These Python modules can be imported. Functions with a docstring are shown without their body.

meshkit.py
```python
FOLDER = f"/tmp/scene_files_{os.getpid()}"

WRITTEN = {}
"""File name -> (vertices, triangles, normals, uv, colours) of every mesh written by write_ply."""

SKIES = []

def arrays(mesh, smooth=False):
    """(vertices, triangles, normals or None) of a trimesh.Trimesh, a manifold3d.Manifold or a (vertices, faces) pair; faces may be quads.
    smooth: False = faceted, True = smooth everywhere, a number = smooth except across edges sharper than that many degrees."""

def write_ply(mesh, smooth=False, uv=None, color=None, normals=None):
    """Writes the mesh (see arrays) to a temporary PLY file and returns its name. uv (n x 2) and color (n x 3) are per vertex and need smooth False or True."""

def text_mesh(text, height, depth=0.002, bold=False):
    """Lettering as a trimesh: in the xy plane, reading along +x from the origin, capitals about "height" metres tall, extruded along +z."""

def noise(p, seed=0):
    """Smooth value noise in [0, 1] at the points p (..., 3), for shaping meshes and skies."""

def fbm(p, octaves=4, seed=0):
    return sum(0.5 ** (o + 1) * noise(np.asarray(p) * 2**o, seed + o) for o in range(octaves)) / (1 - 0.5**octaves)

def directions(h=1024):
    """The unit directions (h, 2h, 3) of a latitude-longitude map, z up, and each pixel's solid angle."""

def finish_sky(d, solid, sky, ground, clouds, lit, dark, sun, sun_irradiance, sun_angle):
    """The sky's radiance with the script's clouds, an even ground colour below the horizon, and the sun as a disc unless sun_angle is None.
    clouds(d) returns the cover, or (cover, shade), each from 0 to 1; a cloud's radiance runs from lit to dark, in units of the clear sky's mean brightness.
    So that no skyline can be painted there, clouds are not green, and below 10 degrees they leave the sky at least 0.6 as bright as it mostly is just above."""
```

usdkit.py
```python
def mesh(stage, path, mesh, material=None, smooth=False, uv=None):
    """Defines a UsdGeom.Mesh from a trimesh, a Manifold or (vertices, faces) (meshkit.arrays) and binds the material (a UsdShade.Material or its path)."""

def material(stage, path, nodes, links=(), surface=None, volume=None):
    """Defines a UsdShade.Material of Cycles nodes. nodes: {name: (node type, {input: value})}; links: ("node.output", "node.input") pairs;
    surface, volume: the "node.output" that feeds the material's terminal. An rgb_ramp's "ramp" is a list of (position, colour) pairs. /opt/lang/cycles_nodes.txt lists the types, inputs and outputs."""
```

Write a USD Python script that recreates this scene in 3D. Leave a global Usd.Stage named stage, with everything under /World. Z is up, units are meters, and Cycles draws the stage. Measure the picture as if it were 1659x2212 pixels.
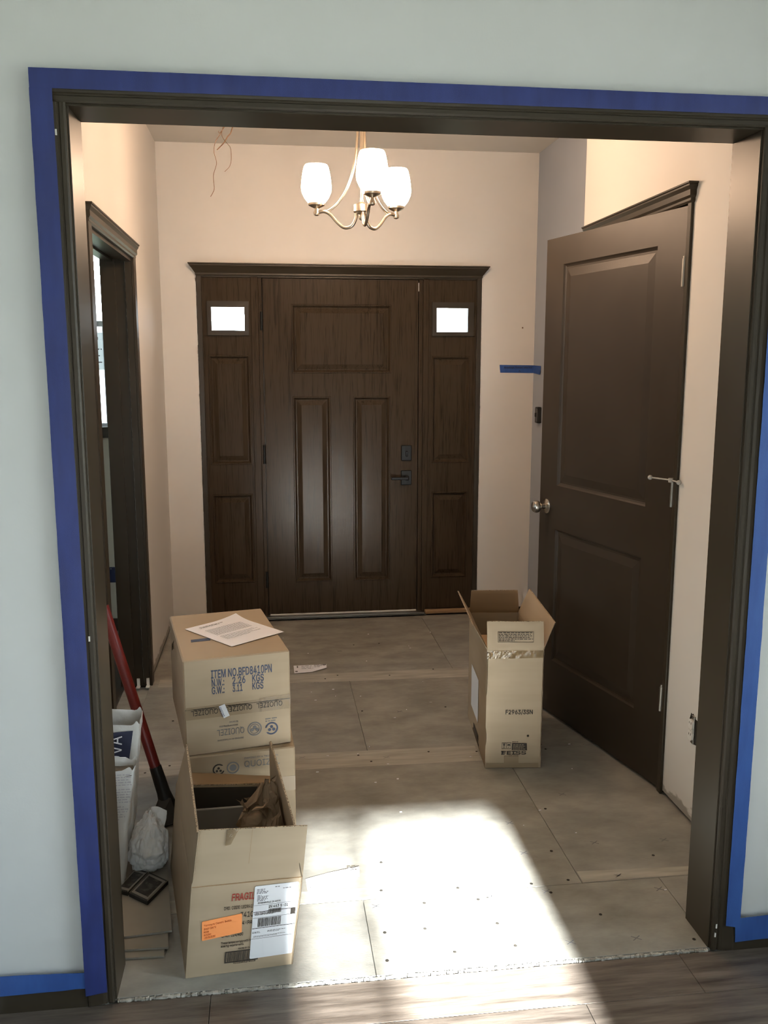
import math, random
import numpy as np
import trimesh, manifold3d
import shapely.geometry as sg
import usdkit, meshkit
from pxr import Usd, UsdGeom, UsdLux, UsdShade, Gf, Sdf

# ------------------------------------------------------------------ stage, camera, light
stage = Usd.Stage.CreateInMemory()
UsdGeom.SetStageUpAxis(stage, UsdGeom.Tokens.z)
UsdGeom.SetStageMetersPerUnit(stage, 1.0)
UsdGeom.Xform.Define(stage, '/World')
stage.SetDefaultPrim(stage.GetPrimAtPath('/World'))

EXPOSURE = 0.0
FPX, YAW, PITCH = 1923.6, 0.1274, 0.1652
CAM = np.array([0.0, -2.0222, 1.5348])
fwd = np.array([math.sin(YAW)*math.cos(PITCH), math.cos(YAW)*math.cos(PITCH), -math.sin(PITCH)])
rgt = np.array([math.cos(YAW), -math.sin(YAW), 0.0])
upv = np.cross(rgt, fwd)
cam = UsdGeom.Camera.Define(stage, '/World/camera')
cam.CreateHorizontalApertureAttr(36.0)
cam.CreateVerticalApertureAttr(48.0)
cam.CreateFocalLengthAttr(36.0*FPX/1659.0)
cam.CreateClippingRangeAttr(Gf.Vec2f(0.05, 500))
cam.CreateExposureAttr(EXPOSURE)
cam.AddTransformOp().Set(Gf.Matrix4d(*rgt, 0, *upv, 0, *(-fwd), 0, *CAM, 1))

SUN_ELEV = 18.6
sun = UsdLux.DistantLight.Define(stage, '/World/sun')
sun.CreateIntensityAttr(34.0)
sun.CreateNormalizeAttr(True)
sun.CreateAngleAttr(1.1)
sun.CreateColorAttr(Gf.Vec3f(1.0, 0.985, 0.96))
sun.AddRotateXYZOp().Set(Gf.Vec3f(90.0 - SUN_ELEV, 0, 0))   # shines towards +y and down
sky = UsdLux.DomeLight.Define(stage, '/World/sky')
sky.CreateIntensityAttr(3.0)
sky.CreateColorAttr(Gf.Vec3f(0.86, 0.94, 1.0))

# ------------------------------------------------------------------ materials
UsdGeom.Scope.Define(stage, '/World/Looks')
_mats = {}
def mat(name, nodes, links=(), surface='p.BSDF'):
    _mats[name] = usdkit.material(stage, '/World/Looks/' + name, nodes, links, surface=surface)
    return _mats[name]

def simple(name, col, rough=0.5, metal=0.0, **kw):
    d = {'base_color': col, 'roughness': rough, 'metallic': metal}
    d.update(kw)
    return mat(name, {'p': ('principled_bsdf', d)})

def noisy(name, c1, c2, scale=(6, 6, 6), rough=0.6, detail=5.0, lo=0.35, hi=0.65, bump=0.0, bscale=(200, 200, 200), bdist=0.001, rough2=None, nr=0.55, bevel=0.0, **kw):
    d = {'roughness': rough}; d.update(kw)
    nodes = {'g': ('geometry', {}), 'm': ('mapping', {'scale': scale}), 'n': ('noise_texture', {'scale': 1.0, 'detail': detail, 'roughness': nr}),
             'r': ('rgb_ramp', {'ramp': [(lo, c1), (hi, c2)]}), 'p': ('principled_bsdf', d)}
    links = [('g.position', 'm.vector'), ('m.vector', 'n.vector'), ('n.fac', 'r.fac'), ('r.color', 'p.base_color')]
    if bump:
        nodes['m2'] = ('mapping', {'scale': bscale}); nodes['n2'] = ('noise_texture', {'scale': 1.0, 'detail': 3.0})
        nodes['b'] = ('bump', {'strength': bump, 'distance': bdist})
        links += [('g.position', 'm2.vector'), ('m2.vector', 'n2.vector'), ('n2.fac', 'b.height'), ('b.normal', 'p.normal')]
    if bevel:
        nodes['bv'] = ('bevel', {'radius': bevel, 'samples': 4})
        links += [('bv.bevel', 'b.normal' if bump else 'p.normal')]
    return mat(name, nodes, links)

noisy('living_paint', (0.525, 0.548, 0.553), (0.555, 0.578, 0.583), (1.5, 1.5, 1.5), rough=0.75, bump=0.15, bscale=(180, 180, 180))
noisy('foyer_paint', (0.655, 0.635, 0.61), (0.685, 0.665, 0.64), (1.2, 1.2, 1.2), rough=0.6, bump=0.15, bscale=(160, 160, 160))
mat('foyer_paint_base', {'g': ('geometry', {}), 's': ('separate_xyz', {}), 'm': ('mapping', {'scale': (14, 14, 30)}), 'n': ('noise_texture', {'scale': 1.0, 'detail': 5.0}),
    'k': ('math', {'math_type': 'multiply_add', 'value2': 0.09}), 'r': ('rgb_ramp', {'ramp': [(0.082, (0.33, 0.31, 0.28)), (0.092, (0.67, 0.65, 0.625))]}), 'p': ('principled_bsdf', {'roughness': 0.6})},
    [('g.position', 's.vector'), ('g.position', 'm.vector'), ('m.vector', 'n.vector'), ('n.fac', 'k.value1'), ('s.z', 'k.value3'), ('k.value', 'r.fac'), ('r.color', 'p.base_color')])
noisy('alcove_shade_tint', (0.35, 0.385, 0.445), (0.375, 0.41, 0.47), (1.2, 1.2, 1.2), rough=0.6, bump=0.15, bscale=(160, 160, 160))  # dim bluish shade of the recess put into the wall colour
noisy('ceiling_paint', (0.58, 0.56, 0.52), (0.62, 0.60, 0.56), (2, 2, 2), rough=0.9)
noisy('study_paint', (0.44, 0.40, 0.31), (0.47, 0.43, 0.335), (1.2, 1.2, 1.2), rough=0.7)
noisy('dark_trim', (0.034, 0.027, 0.018), (0.040, 0.032, 0.022), (3, 3, 3), rough=0.38, specular_ior_level=0.30)
noisy('closet_door_paint', (0.030, 0.022, 0.015), (0.036, 0.027, 0.019), (4, 4, 4), rough=0.45, bump=0.10, bscale=(500, 500, 500), specular_ior_level=0.35)
mat('oak_door', {
    'g': ('geometry', {}), 'm': ('mapping', {'scale': (55, 55, 3.0)}), 'nd': ('noise_texture', {'scale': 1.0, 'detail': 3.0, 'distortion': 0.6}),
    'm2': ('mapping', {'scale': (420, 420, 9)}), 'n2': ('noise_texture', {'scale': 1.0, 'detail': 2.0}),
    'mul': ('math', {'math_type': 'multiply'}),
    'r': ('rgb_ramp', {'ramp': [(0.15, (0.028, 0.020, 0.014)), (0.22, (0.050, 0.036, 0.024)), (0.6, (0.058, 0.042, 0.028))]}),
    'b': ('bump', {'strength': 0.18, 'distance': 0.001}),
    'p': ('principled_bsdf', {'roughness': 0.30, 'specular_ior_level': 0.04})},
    [('g.position', 'm.vector'), ('m.vector', 'nd.vector'), ('g.position', 'm2.vector'), ('m2.vector', 'n2.vector'), ('nd.fac', 'mul.value1'), ('n2.fac', 'mul.value2'),
     ('mul.value', 'r.fac'), ('r.color', 'p.base_color'), ('mul.value', 'b.height'), ('b.normal', 'p.normal')])
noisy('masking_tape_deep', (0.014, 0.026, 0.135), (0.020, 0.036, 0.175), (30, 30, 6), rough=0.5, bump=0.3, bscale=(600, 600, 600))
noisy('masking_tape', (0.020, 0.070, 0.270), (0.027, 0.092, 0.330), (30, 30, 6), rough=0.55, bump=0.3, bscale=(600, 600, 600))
noisy('backer_board', (0.175, 0.170, 0.152), (0.370, 0.362, 0.326), (5.0, 8.0, 6), rough=0.5, detail=9, lo=0.27, hi=0.72, bump=0.25, bscale=(90, 240, 90), nr=0.62)
noisy('backer_board_grey', (0.172, 0.170, 0.156), (0.365, 0.358, 0.328), (4.4, 7.0, 6), rough=0.46, detail=9, lo=0.27, hi=0.72, bump=0.25, bscale=(90, 240, 90), nr=0.62)
noisy('clean_strip', (0.31, 0.297, 0.262), (0.44, 0.424, 0.378), (5, 40, 6), rough=0.55, detail=6)
noisy('raw_edge', (0.24, 0.23, 0.20), (0.56, 0.55, 0.51), (70, 70, 70), rough=0.8, detail=6)
def plank_mat(name, k):
    noisy(name, tuple(k*c for c in (0.042, 0.033, 0.027)), tuple(k*c for c in (0.190, 0.160, 0.136)), (3.5, 38, 10), rough=0.34, detail=9, lo=0.30, hi=0.74, bump=0.25, bscale=(12, 260, 60), nr=0.66)
for i, k in enumerate((0.8, 1.0, 1.15)): plank_mat('plank_%d' % i, k)
noisy('study_floor', (0.018, 0.013, 0.010), (0.045, 0.034, 0.027), (30, 3, 3), rough=0.4)
simple('brushed_nickel', (0.60, 0.53, 0.44), 0.30, 1.0)
simple('satin_nickel', (0.50, 0.47, 0.42), 0.28, 1.0)
simple('black_metal', (0.009, 0.010, 0.010), 0.5, 0.0, specular_ior_level=0.2)
simple('white_plastic', (0.72, 0.71, 0.68), 0.4)
simple('grey_metal', (0.35, 0.34, 0.32), 0.4, 1.0)
simple('vinyl_white', (0.75, 0.78, 0.82), 0.45)
simple('rubber_white', (0.38, 0.37, 0.35), 0.5)
simple('hole_dark', (0.02, 0.017, 0.013), 0.9)
simple('box_blue', (0.010, 0.018, 0.060), 0.5)
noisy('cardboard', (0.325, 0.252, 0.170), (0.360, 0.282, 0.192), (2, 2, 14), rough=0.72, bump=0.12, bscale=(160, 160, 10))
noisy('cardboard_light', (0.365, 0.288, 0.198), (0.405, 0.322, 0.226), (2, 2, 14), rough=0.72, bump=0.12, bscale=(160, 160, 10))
noisy('cardboard_inside', (0.30, 0.195, 0.105), (0.34, 0.225, 0.125), (3, 3, 8), rough=0.8, bump=0.12, bscale=(160, 160, 10))
mat('corrugated_edge', {'g': ('geometry', {}), 'w': ('noise_texture', {'scale': 260.0, 'detail': 1.0}),
    'r': ('rgb_ramp', {'ramp': [(0.38, (0.10, 0.07, 0.045)), (0.52, (0.42, 0.34, 0.24))]}), 'p': ('principled_bsdf', {'roughness': 0.85})},
    [('g.position', 'w.vector'), ('w.fac', 'r.fac'), ('r.color', 'p.base_color')])
noisy('kraft_paper', (0.225, 0.158, 0.100), (0.285, 0.205, 0.135), (6, 6, 6), rough=0.8)
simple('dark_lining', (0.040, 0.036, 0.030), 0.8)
mat('backlit_paper', {'d': ('diffuse_bsdf', {'color': (0.75, 0.76, 0.76)}), 't': ('translucent_bsdf', {'color': (0.75, 0.78, 0.80)}), 'mx': ('mix_closure', {'fac': 0.6})},
    [('d.BSDF', 'mx.closure1'), ('t.BSDF', 'mx.closure2')], surface='mx.closure')
noisy('grey_card', (0.25, 0.255, 0.255), (0.28, 0.285, 0.285), (6, 6, 6), rough=0.7)
mat('packing_tape', {'t': ('transparent_bsdf', {'color': (0.90, 0.86, 0.78)}), 'n': ('noise_texture', {'scale': 55.0, 'detail': 3.0}), 'b': ('bump', {'strength': 0.6, 'distance': 0.004}),
    'gl': ('glossy_bsdf', {'color': (0.9, 0.9, 0.9), 'roughness': 0.14}), 'fr': ('fresnel', {'IOR': 1.5}), 'mx': ('mix_closure', {})},
    [('n.fac', 'b.height'), ('b.normal', 'gl.normal'), ('b.normal', 'fr.normal'), ('fr.fac', 'mx.fac'), ('t.BSDF', 'mx.closure1'), ('gl.BSDF', 'mx.closure2')], surface='mx.closure')
simple('brown_tape', (0.285, 0.215, 0.138), 0.34)
simple('ink_black', (0.035, 0.028, 0.022), 0.7)
simple('ink_blue', (0.050, 0.070, 0.125), 0.7)
simple('ink_red', (0.33, 0.045, 0.030), 0.7)
simple('ink_grey', (0.16, 0.16, 0.17), 0.7)
simple('ink_faint', (0.36, 0.36, 0.40), 0.7)
simple('ink_orange', (0.55, 0.13, 0.03), 0.7)
simple('label_white', (0.70, 0.73, 0.78), 0.45)
simple('label_orange', (1.0, 0.36, 0.12), 0.5)
simple('paper_white', (0.84, 0.85, 0.91), 0.6)
simple('navy_print', (0.015, 0.022, 0.055), 0.5)
noisy('sack_paper', (0.50, 0.51, 0.50), (0.58, 0.59, 0.58), (8, 8, 8), rough=0.6, bump=0.5, bscale=(30, 30, 30), bdist=0.004)
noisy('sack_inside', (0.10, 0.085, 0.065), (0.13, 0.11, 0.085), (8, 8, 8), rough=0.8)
mat('white_poly', {'p': ('principled_bsdf', {'base_color': (0.76, 0.79, 0.80), 'roughness': 0.32}), 'tl': ('translucent_bsdf', {'color': (0.76, 0.79, 0.80)}), 'mx': ('mix_closure', {'fac': 0.25})},
    [('p.BSDF', 'mx.closure1'), ('tl.BSDF', 'mx.closure2')], surface='mx.closure')
noisy('red_fibreglass', (0.15, 0.012, 0.010), (0.20, 0.018, 0.014), (10, 10, 10), rough=0.4)
simple('black_plastic', (0.012, 0.013, 0.013), 0.5)
noisy('hardboard', (0.225, 0.212, 0.185), (0.285, 0.270, 0.235), (5, 5, 5), rough=0.6)
noisy('plaque_dark', (0.018, 0.016, 0.014), (0.09, 0.085, 0.075), (60, 60, 60), rough=0.25, detail=6, lo=0.48, hi=0.72)
simple('plaque_edge', (0.62, 0.58, 0.50), 0.25, 1.0)
simple('plaque_border', (0.20, 0.19, 0.17), 0.5)
simple('wire_copper', (0.16, 0.085, 0.045), 0.6, 0.0)
mat('shade_glass', {'p': ('principled_bsdf', {'base_color': (0.9, 0.85, 0.75), 'roughness': 0.3, 'emission_color': (1.0, 0.68, 0.45), 'emission_strength': 82.0})})
def pane(name, tint=(0.96, 0.98, 0.98)):
    mat(name, {'t': ('transparent_bsdf', {'color': tint}), 'g': ('glossy_bsdf', {'roughness': 0.02}), 'f': ('fresnel', {'IOR': 1.45}), 'mx': ('mix_closure', {})},
        [('f.fac', 'mx.fac'), ('t.BSDF', 'mx.closure1'), ('g.BSDF', 'mx.closure2')], surface='mx.closure')
pane('window_glass')
pane('sun_dimming_mesh', (0.60, 0.60, 0.60))
noisy('grass', (0.20, 0.20, 0.14), (0.28, 0.27, 0.20), (4, 4, 4), rough=0.9)
simple('concrete', (0.50, 0.49, 0.46), 0.8)
simple('siding', (0.55, 0.55, 0.53), 0.7)
mat('leaf', {'o': ('noise_texture', {'scale': 5.0}), 'r': ('rgb_ramp', {'ramp': [(0.35, (0.05, 0.12, 0.03)), (0.65, (0.13, 0.24, 0.07))]}), 'p': ('principled_bsdf', {'roughness': 0.6}),
    'tl': ('translucent_bsdf', {'color': (0.16, 0.28, 0.06)}), 'mx': ('mix_closure', {'fac': 0.3})},
    [('o.fac', 'r.fac'), ('r.color', 'p.base_color'), ('p.BSDF', 'mx.closure1'), ('tl.BSDF', 'mx.closure2')], surface='mx.closure')
simple('bark', (0.10, 0.07, 0.05), 0.9)

# ------------------------------------------------------------------ helpers
_names = {}
def numbered(parent, name):
    k = _names.get((parent, name), -1) + 1
    _names[(parent, name)] = k
    return name if k == 0 else '%s_%03d' % (name, k)

def V(m):
    if hasattr(m, 'to_mesh'):
        q = m.to_mesh(); return np.array(q.vert_properties[:, :3]), np.array(q.tri_verts)
    if isinstance(m, tuple):
        v, f = np.asarray(m[0], float), np.asarray(m[1], int)
        if f.shape[1] == 4: f = np.vstack([f[:, [0, 1, 2]], f[:, [0, 2, 3]]])
        return v, f
    return np.array(m.vertices), np.array(m.faces)

def cat(*ms):
    vs, fs, n = [], [], 0
    for m in ms:
        v, f = V(m); vs.append(v); fs.append(f + n); n += len(v)
    return np.vstack(vs), np.vstack(fs)

class Thing:
    """an Xform at the thing's base; parts are given in world coordinates"""
    def __init__(s, name, label, category, base=(0, 0, 0), kind=None, group=None, parent=None):
        s.base = np.asarray(base, float)
        s.path = '/World/' + numbered('', name)
        x = UsdGeom.Xform.Define(stage, s.path); x.AddTranslateOp().Set(Gf.Vec3d(*map(float, s.base)))
        s.prim = x.GetPrim()
        tag(s.prim, label, category, kind, group)
    def part(s, name, mesh, material, smooth=False, parent=None, label=None, kind=None):
        v, f = V(mesh)
        parent_path = str(parent.GetPath()) if parent is not None else s.path
        p = parent_path + '/' + numbered(parent_path, name)
        m = usdkit.mesh(stage, p, (v - s.base, f), _mats[material], smooth)
        if label: m.GetPrim().SetCustomDataByKey('label', label)
        if kind: m.GetPrim().SetCustomDataByKey('kind', kind)
        return m.GetPrim()

def tag(prim, label, category, kind=None, group=None):
    prim.SetCustomDataByKey('label', label); prim.SetCustomDataByKey('category', category)
    if kind: prim.SetCustomDataByKey('kind', kind)
    if group: prim.SetCustomDataByKey('group', group)

def single(name, mesh, material, label, category, kind=None, group=None, smooth=False):
    p = '/World/' + numbered('', name)
    m = usdkit.mesh(stage, p, V(mesh), _mats[material], smooth)
    tag(m.GetPrim(), label, category, kind, group)
    return m.GetPrim()

def bx(x0, x1, y0, y1, z0, z1, b=0.0):
    if b <= 0:
        m = trimesh.creation.box((x1-x0, y1-y0, z1-z0)); m.apply_translation(((x0+x1)/2, (y0+y1)/2, (z0+z1)/2)); return V(m)
    pts = []
    for sx in (0, 1):
        for sy in (0, 1):
            for sz in (0, 1):
                c = np.array([(x0, x1)[sx], (y0, y1)[sy], (z0, z1)[sz]], float)
                d = np.array([b if sx == 0 else -b, b if sy == 0 else -b, b if sz == 0 else -b])
                for k in range(3):
                    o = d.copy(); o[k] = 0; pts.append(c + o)
    return V(manifold3d.Manifold.hull_points(np.array(pts)))

def place(mesh, o, u, v, n):
    """local (x, y, z) -> o + x*u + y*v + z*n"""
    vv, f = V(mesh)
    w = np.asarray(o) + vv[:, :1]*np.asarray(u) + vv[:, 1:2]*np.asarray(v) + vv[:, 2:3]*np.asarray(n)
    if np.dot(np.cross(u, v), n) < 0: f = f[:, ::-1]
    return w, f

def extr(poly, d):
    geoms = getattr(poly, 'geoms', [poly])
    return cat(*[trimesh.creation.extrude_polygon(g, d, engine='earcut') for g in geoms])

def rect(x0, x1, y0, y1): return sg.box(x0, y0, x1, y1)

def tube(points, radius, sides=12, sub=6, cap=True, flat=1.0):
    P = np.asarray(points, float)
    if sub > 1 and len(P) > 2:
        Q = np.vstack([2*P[0]-P[1], P, 2*P[-1]-P[-2]]); out = []
        for i in range(1, len(Q)-2):
            for t in np.linspace(0, 1, sub, endpoint=False):
                a, b, c, d = Q[i-1:i+3]
                out.append(0.5*((2*b) + (-a+c)*t + (2*a-5*b+4*c-d)*t*t + (-a+3*b-3*c+d)*t**3))
        out.append(P[-1]); Pn = np.array(out)
        if np.ndim(radius): radius = np.interp(np.linspace(0, 1, len(Pn)), np.linspace(0, 1, len(P)), radius)
        P = Pn
    r = np.broadcast_to(radius, (len(P),))
    T = np.gradient(P, axis=0); T /= np.linalg.norm(T, axis=1, keepdims=True) + 1e-12
    a = np.cross(T[0], [0, 0, 1.0]) if abs(T[0][2]) < 0.9 else np.cross(T[0], [1.0, 0, 0])
    A = []
    for t in T:
        a = a - t*np.dot(a, t); a = a/np.linalg.norm(a); A.append(a)
    A = np.array(A); B = np.cross(T, A)
    th = np.linspace(0, 2*np.pi, sides, endpoint=False)
    v = P[:, None] + r[:, None, None]*(np.cos(th)[None, :, None]*A[:, None]*flat + np.sin(th)[None, :, None]*B[:, None])
    v = v.reshape(-1, 3); f = []
    for i in range(len(P)-1):
        for j in range(sides):
            k = (j+1) % sides
            f += [(i*sides+j, i*sides+k, (i+1)*sides+k), (i*sides+j, (i+1)*sides+k, (i+1)*sides+j)]
    if cap:
        n = len(v); v = np.vstack([v, P[0], P[-1]]); e = (len(P)-1)*sides
        for j in range(sides):
            k = (j+1) % sides
            f += [(n, k, j), (n+1, e+j, e+k)]
    return v, np.array(f)

def lathe(profile, o=(0, 0, 0), n=32):
    """profile: (radius, z) pairs"""
    pr = np.asarray(profile, float); th = np.linspace(0, 2*np.pi, n, endpoint=False)
    v = np.stack([pr[:, 0][:, None]*np.cos(th), pr[:, 0][:, None]*np.sin(th), np.repeat(pr[:, 1][:, None], n, 1)], -1).reshape(-1, 3) + np.asarray(o)
    f = []
    for i in range(len(pr)-1):
        for j in range(n):
            k = (j+1) % n
            f += [(i*n+j, i*n+k, (i+1)*n+k), (i*n+j, (i+1)*n+k, (i+1)*n+j)]
    return v, np.array(f)

def quadplate(c, t, n=(1, 1), amp=0.0, seed=0, freq=9.0):
    """a plate of thickness t on the four corners c (in order), the thickness going against the corner normal; amp warps it"""
    c = [np.asarray(x, float) for x in c]
    nu, nv = n; U, Wv = np.linspace(0, 1, nu+1), np.linspace(0, 1, nv+1)
    uu, vv = np.meshgrid(U, Wv, indexing='ij'); uu, vv = uu[..., None], vv[..., None]
    P = (c[0]*(1-uu) + c[1]*uu)*(1-vv) + (c[3]*(1-uu) + c[2]*uu)*vv
    nn = np.cross(c[1]-c[0], c[3]-c[0]); nn /= np.linalg.norm(nn)
    P = P.reshape(-1, 3)
    if amp: P = P + nn*((meshkit.fbm(P*freq + seed*3.7, 3, seed) - 0.5)*2*amp)[:, None]
    B = P - nn*t; m = len(P); f = []
    idx = lambda i, j: i*(nv+1)+j
    for i in range(nu):
        for j in range(nv):
            a, b, d, e = idx(i, j), idx(i+1, j), idx(i+1, j+1), idx(i, j+1)
            f += [(a, b, d), (a, d, e), (m+a, m+d, m+b), (m+a, m+e, m+d)]
    loop = [idx(i, 0) for i in range(nu+1)] + [idx(nu, j) for j in range(1, nv+1)] + [idx(i, nv) for i in range(nu-1, -1, -1)] + [idx(0, j) for j in range(nv-1, 0, -1)]
    for a, b in zip(loop, loop[1:]+loop[:1]): f += [(a, m+a, m+b), (a, m+b, b)]
    return np.vstack([P, B]), np.array(f)

def nested(x0, x1, y0, y1, steps):
    """loft of inset rectangles: steps = (inset, height) pairs, capped at the last"""
    v, f = [], []
    for i, (q, h) in enumerate(steps):
        v += [(x0+q, y0+q, h), (x1-q, y0+q, h), (x1-q, y1-q, h), (x0+q, y1-q, h)]
        if i:
            for j in range(4):
                a, b = 4*(i-1)+j, 4*(i-1)+(j+1) % 4
                f += [(a, b, b+4), (a, b+4, a+4)]
    e = 4*(len(steps)-1); f += [(e, e+1, e+2), (e, e+2, e+3)]
    return np.array(v, float), np.array(f)

RAISED = [(0, 0.0), (0.003, 0.004), (0.008, 0.004), (0.012, -0.002), (0.019, -0.013), (0.025, -0.013), (0.052, -0.0015), (0.055, -0.0015)]

def text(s, height, o, u, v, n, width=None, bold=False, depth=0.0006, spacing=None):
    m = meshkit.text_mesh(s, height, depth, bold)
    vv, f = V(m); lo, hi = vv[:, 0].min(), vv[:, 0].max()
    vv[:, 0] -= lo
    if width: vv[:, 0] *= width/(hi-lo)
    return place((vv, f), o, u, v, n)

def scribble(seed, length, o, u, v, n, height=0.006, w=0.0007, words=4):
    """a line of handwriting too small to read: connected strokes"""
    rng = random.Random(seed); pcs = []; x = 0.0
    for k in range(words):
        L = length/words*rng.uniform(0.6, 0.9); m = max(4, int(L/0.004)); pts = []
        for i in range(m):
            pts.append((x + L*i/m, height*(rng.random()*0.9 if i % 2 else rng.random()*0.3)))
        pcs.append(extr(sg.LineString(pts).buffer(w), 0.0005)); x += length/words
    return place(cat(*pcs), o, u, v, n)

def print_lines(rows, o, u, v, n, h, gap, seed=1, frac=0.62):
    """rows = list of lengths: fine print as short word bars"""
    rng = random.Random(seed); pcs = []
    for r, L in enumerate(rows):
        x = 0.0
        while x < L:
            w = min(rng.uniform(1.2, 4.0)*h, L-x)
            pcs.append(extr(rect(x, x+w*0.88, -r*gap-h*frac, -r*gap), 0.0004)); x += w + h*0.4
    return place(cat(*pcs), o, u, v, n)

def barcode(w, h, o, u, v, n, seed=3):
    rng = random.Random(seed); x = 0.0; pcs = []
    while x < w:
        b = rng.choice((0.5, 0.5, 1.0, 1.5))*w/60; pcs.append(extr(rect(x, min(x+b, w), 0, h), 0.0004)); x += b + rng.choice((0.5, 0.8, 1.2))*w/60
    return place(cat(*pcs), o, u, v, n)

X, Y, Z = np.eye(3)

# ------------------------------------------------------------------ the setting
XL, XR, H0, JD = -0.3995, 1.1278, 2.0608, 0.1284
D = 3.3053
CEIL = 2.75
XW = 2.5
def struct(name, mesh, material, label, category, smooth=False):
    return single(name, mesh, material, label, category, 'structure', None, smooth)

struct('wall_near', cat(bx(-4.0, XL-0.02, 0, JD, -0.03, CEIL), bx(XR+0.02, XW, 0, JD, -0.02, CEIL), bx(XL-0.02, XR+0.02, 0, JD, H0+0.02, CEIL)),
       'living_paint', 'pale grey painted wall around the wide dark-trimmed opening', 'wall')
# foyer shell
struct('wall_back', cat(bx(-0.72, -0.402, D, 3.45, 0.012, CEIL), bx(1.27, 1.72, D, 3.45, 0.012, CEIL), bx(-0.402, 1.27, D, 3.45, 2.05, CEIL)),
       'foyer_paint', 'cream lit wall around the front door', 'wall')
struct('wall_left', cat(bx(-0.72, -0.60, JD, 1.22, 0.012, CEIL), bx(-0.72, -0.60, 2.2, D, 0.012, CEIL), bx(-0.72, -0.60, 1.22, 2.2, 2.0, CEIL)),
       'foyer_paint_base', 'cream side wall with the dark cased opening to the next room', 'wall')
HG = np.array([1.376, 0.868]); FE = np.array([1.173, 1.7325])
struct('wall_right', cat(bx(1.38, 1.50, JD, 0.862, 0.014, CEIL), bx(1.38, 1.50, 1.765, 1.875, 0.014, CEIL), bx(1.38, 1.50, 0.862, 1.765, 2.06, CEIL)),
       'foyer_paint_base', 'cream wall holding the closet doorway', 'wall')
struct('wall_alcove', cat(bx(1.60, 1.72, 1.875, D, 0.012, CEIL), bx(1.50, 1.60, 1.80, 1.875, 0.012, CEIL)), 'alcove_shade_tint', 'wall of the recess behind the open closet door, bluish shade put into its colour', 'wall')
struct('wall_closet', cat(bx(1.50, 2.2, 0.25, 0.30, 0, CEIL), bx(1.50, 2.2, 1.75, 1.80, 0, CEIL), bx(2.2, 2.25, 0.25, 1.8, 0, CEIL)), 'foyer_paint', 'unlit wall inside the closet', 'wall')
struct('ceiling', bx(-0.72, 2.3, JD, 3.45, CEIL, CEIL+0.12), 'ceiling_paint', 'flat painted ceiling over the entry', 'ceiling')
struct('ceiling', bx(-4.1, XW+0.1, -5.35, JD, CEIL+0.001, CEIL+0.121), 'ceiling_paint', 'ceiling of the room with the grey walls', 'ceiling')
struct('ceiling', bx(-4.1, -0.72, JD, 3.3, CEIL+0.002, CEIL+0.122), 'ceiling_paint', 'ceiling of the room through the left opening', 'ceiling')
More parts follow.
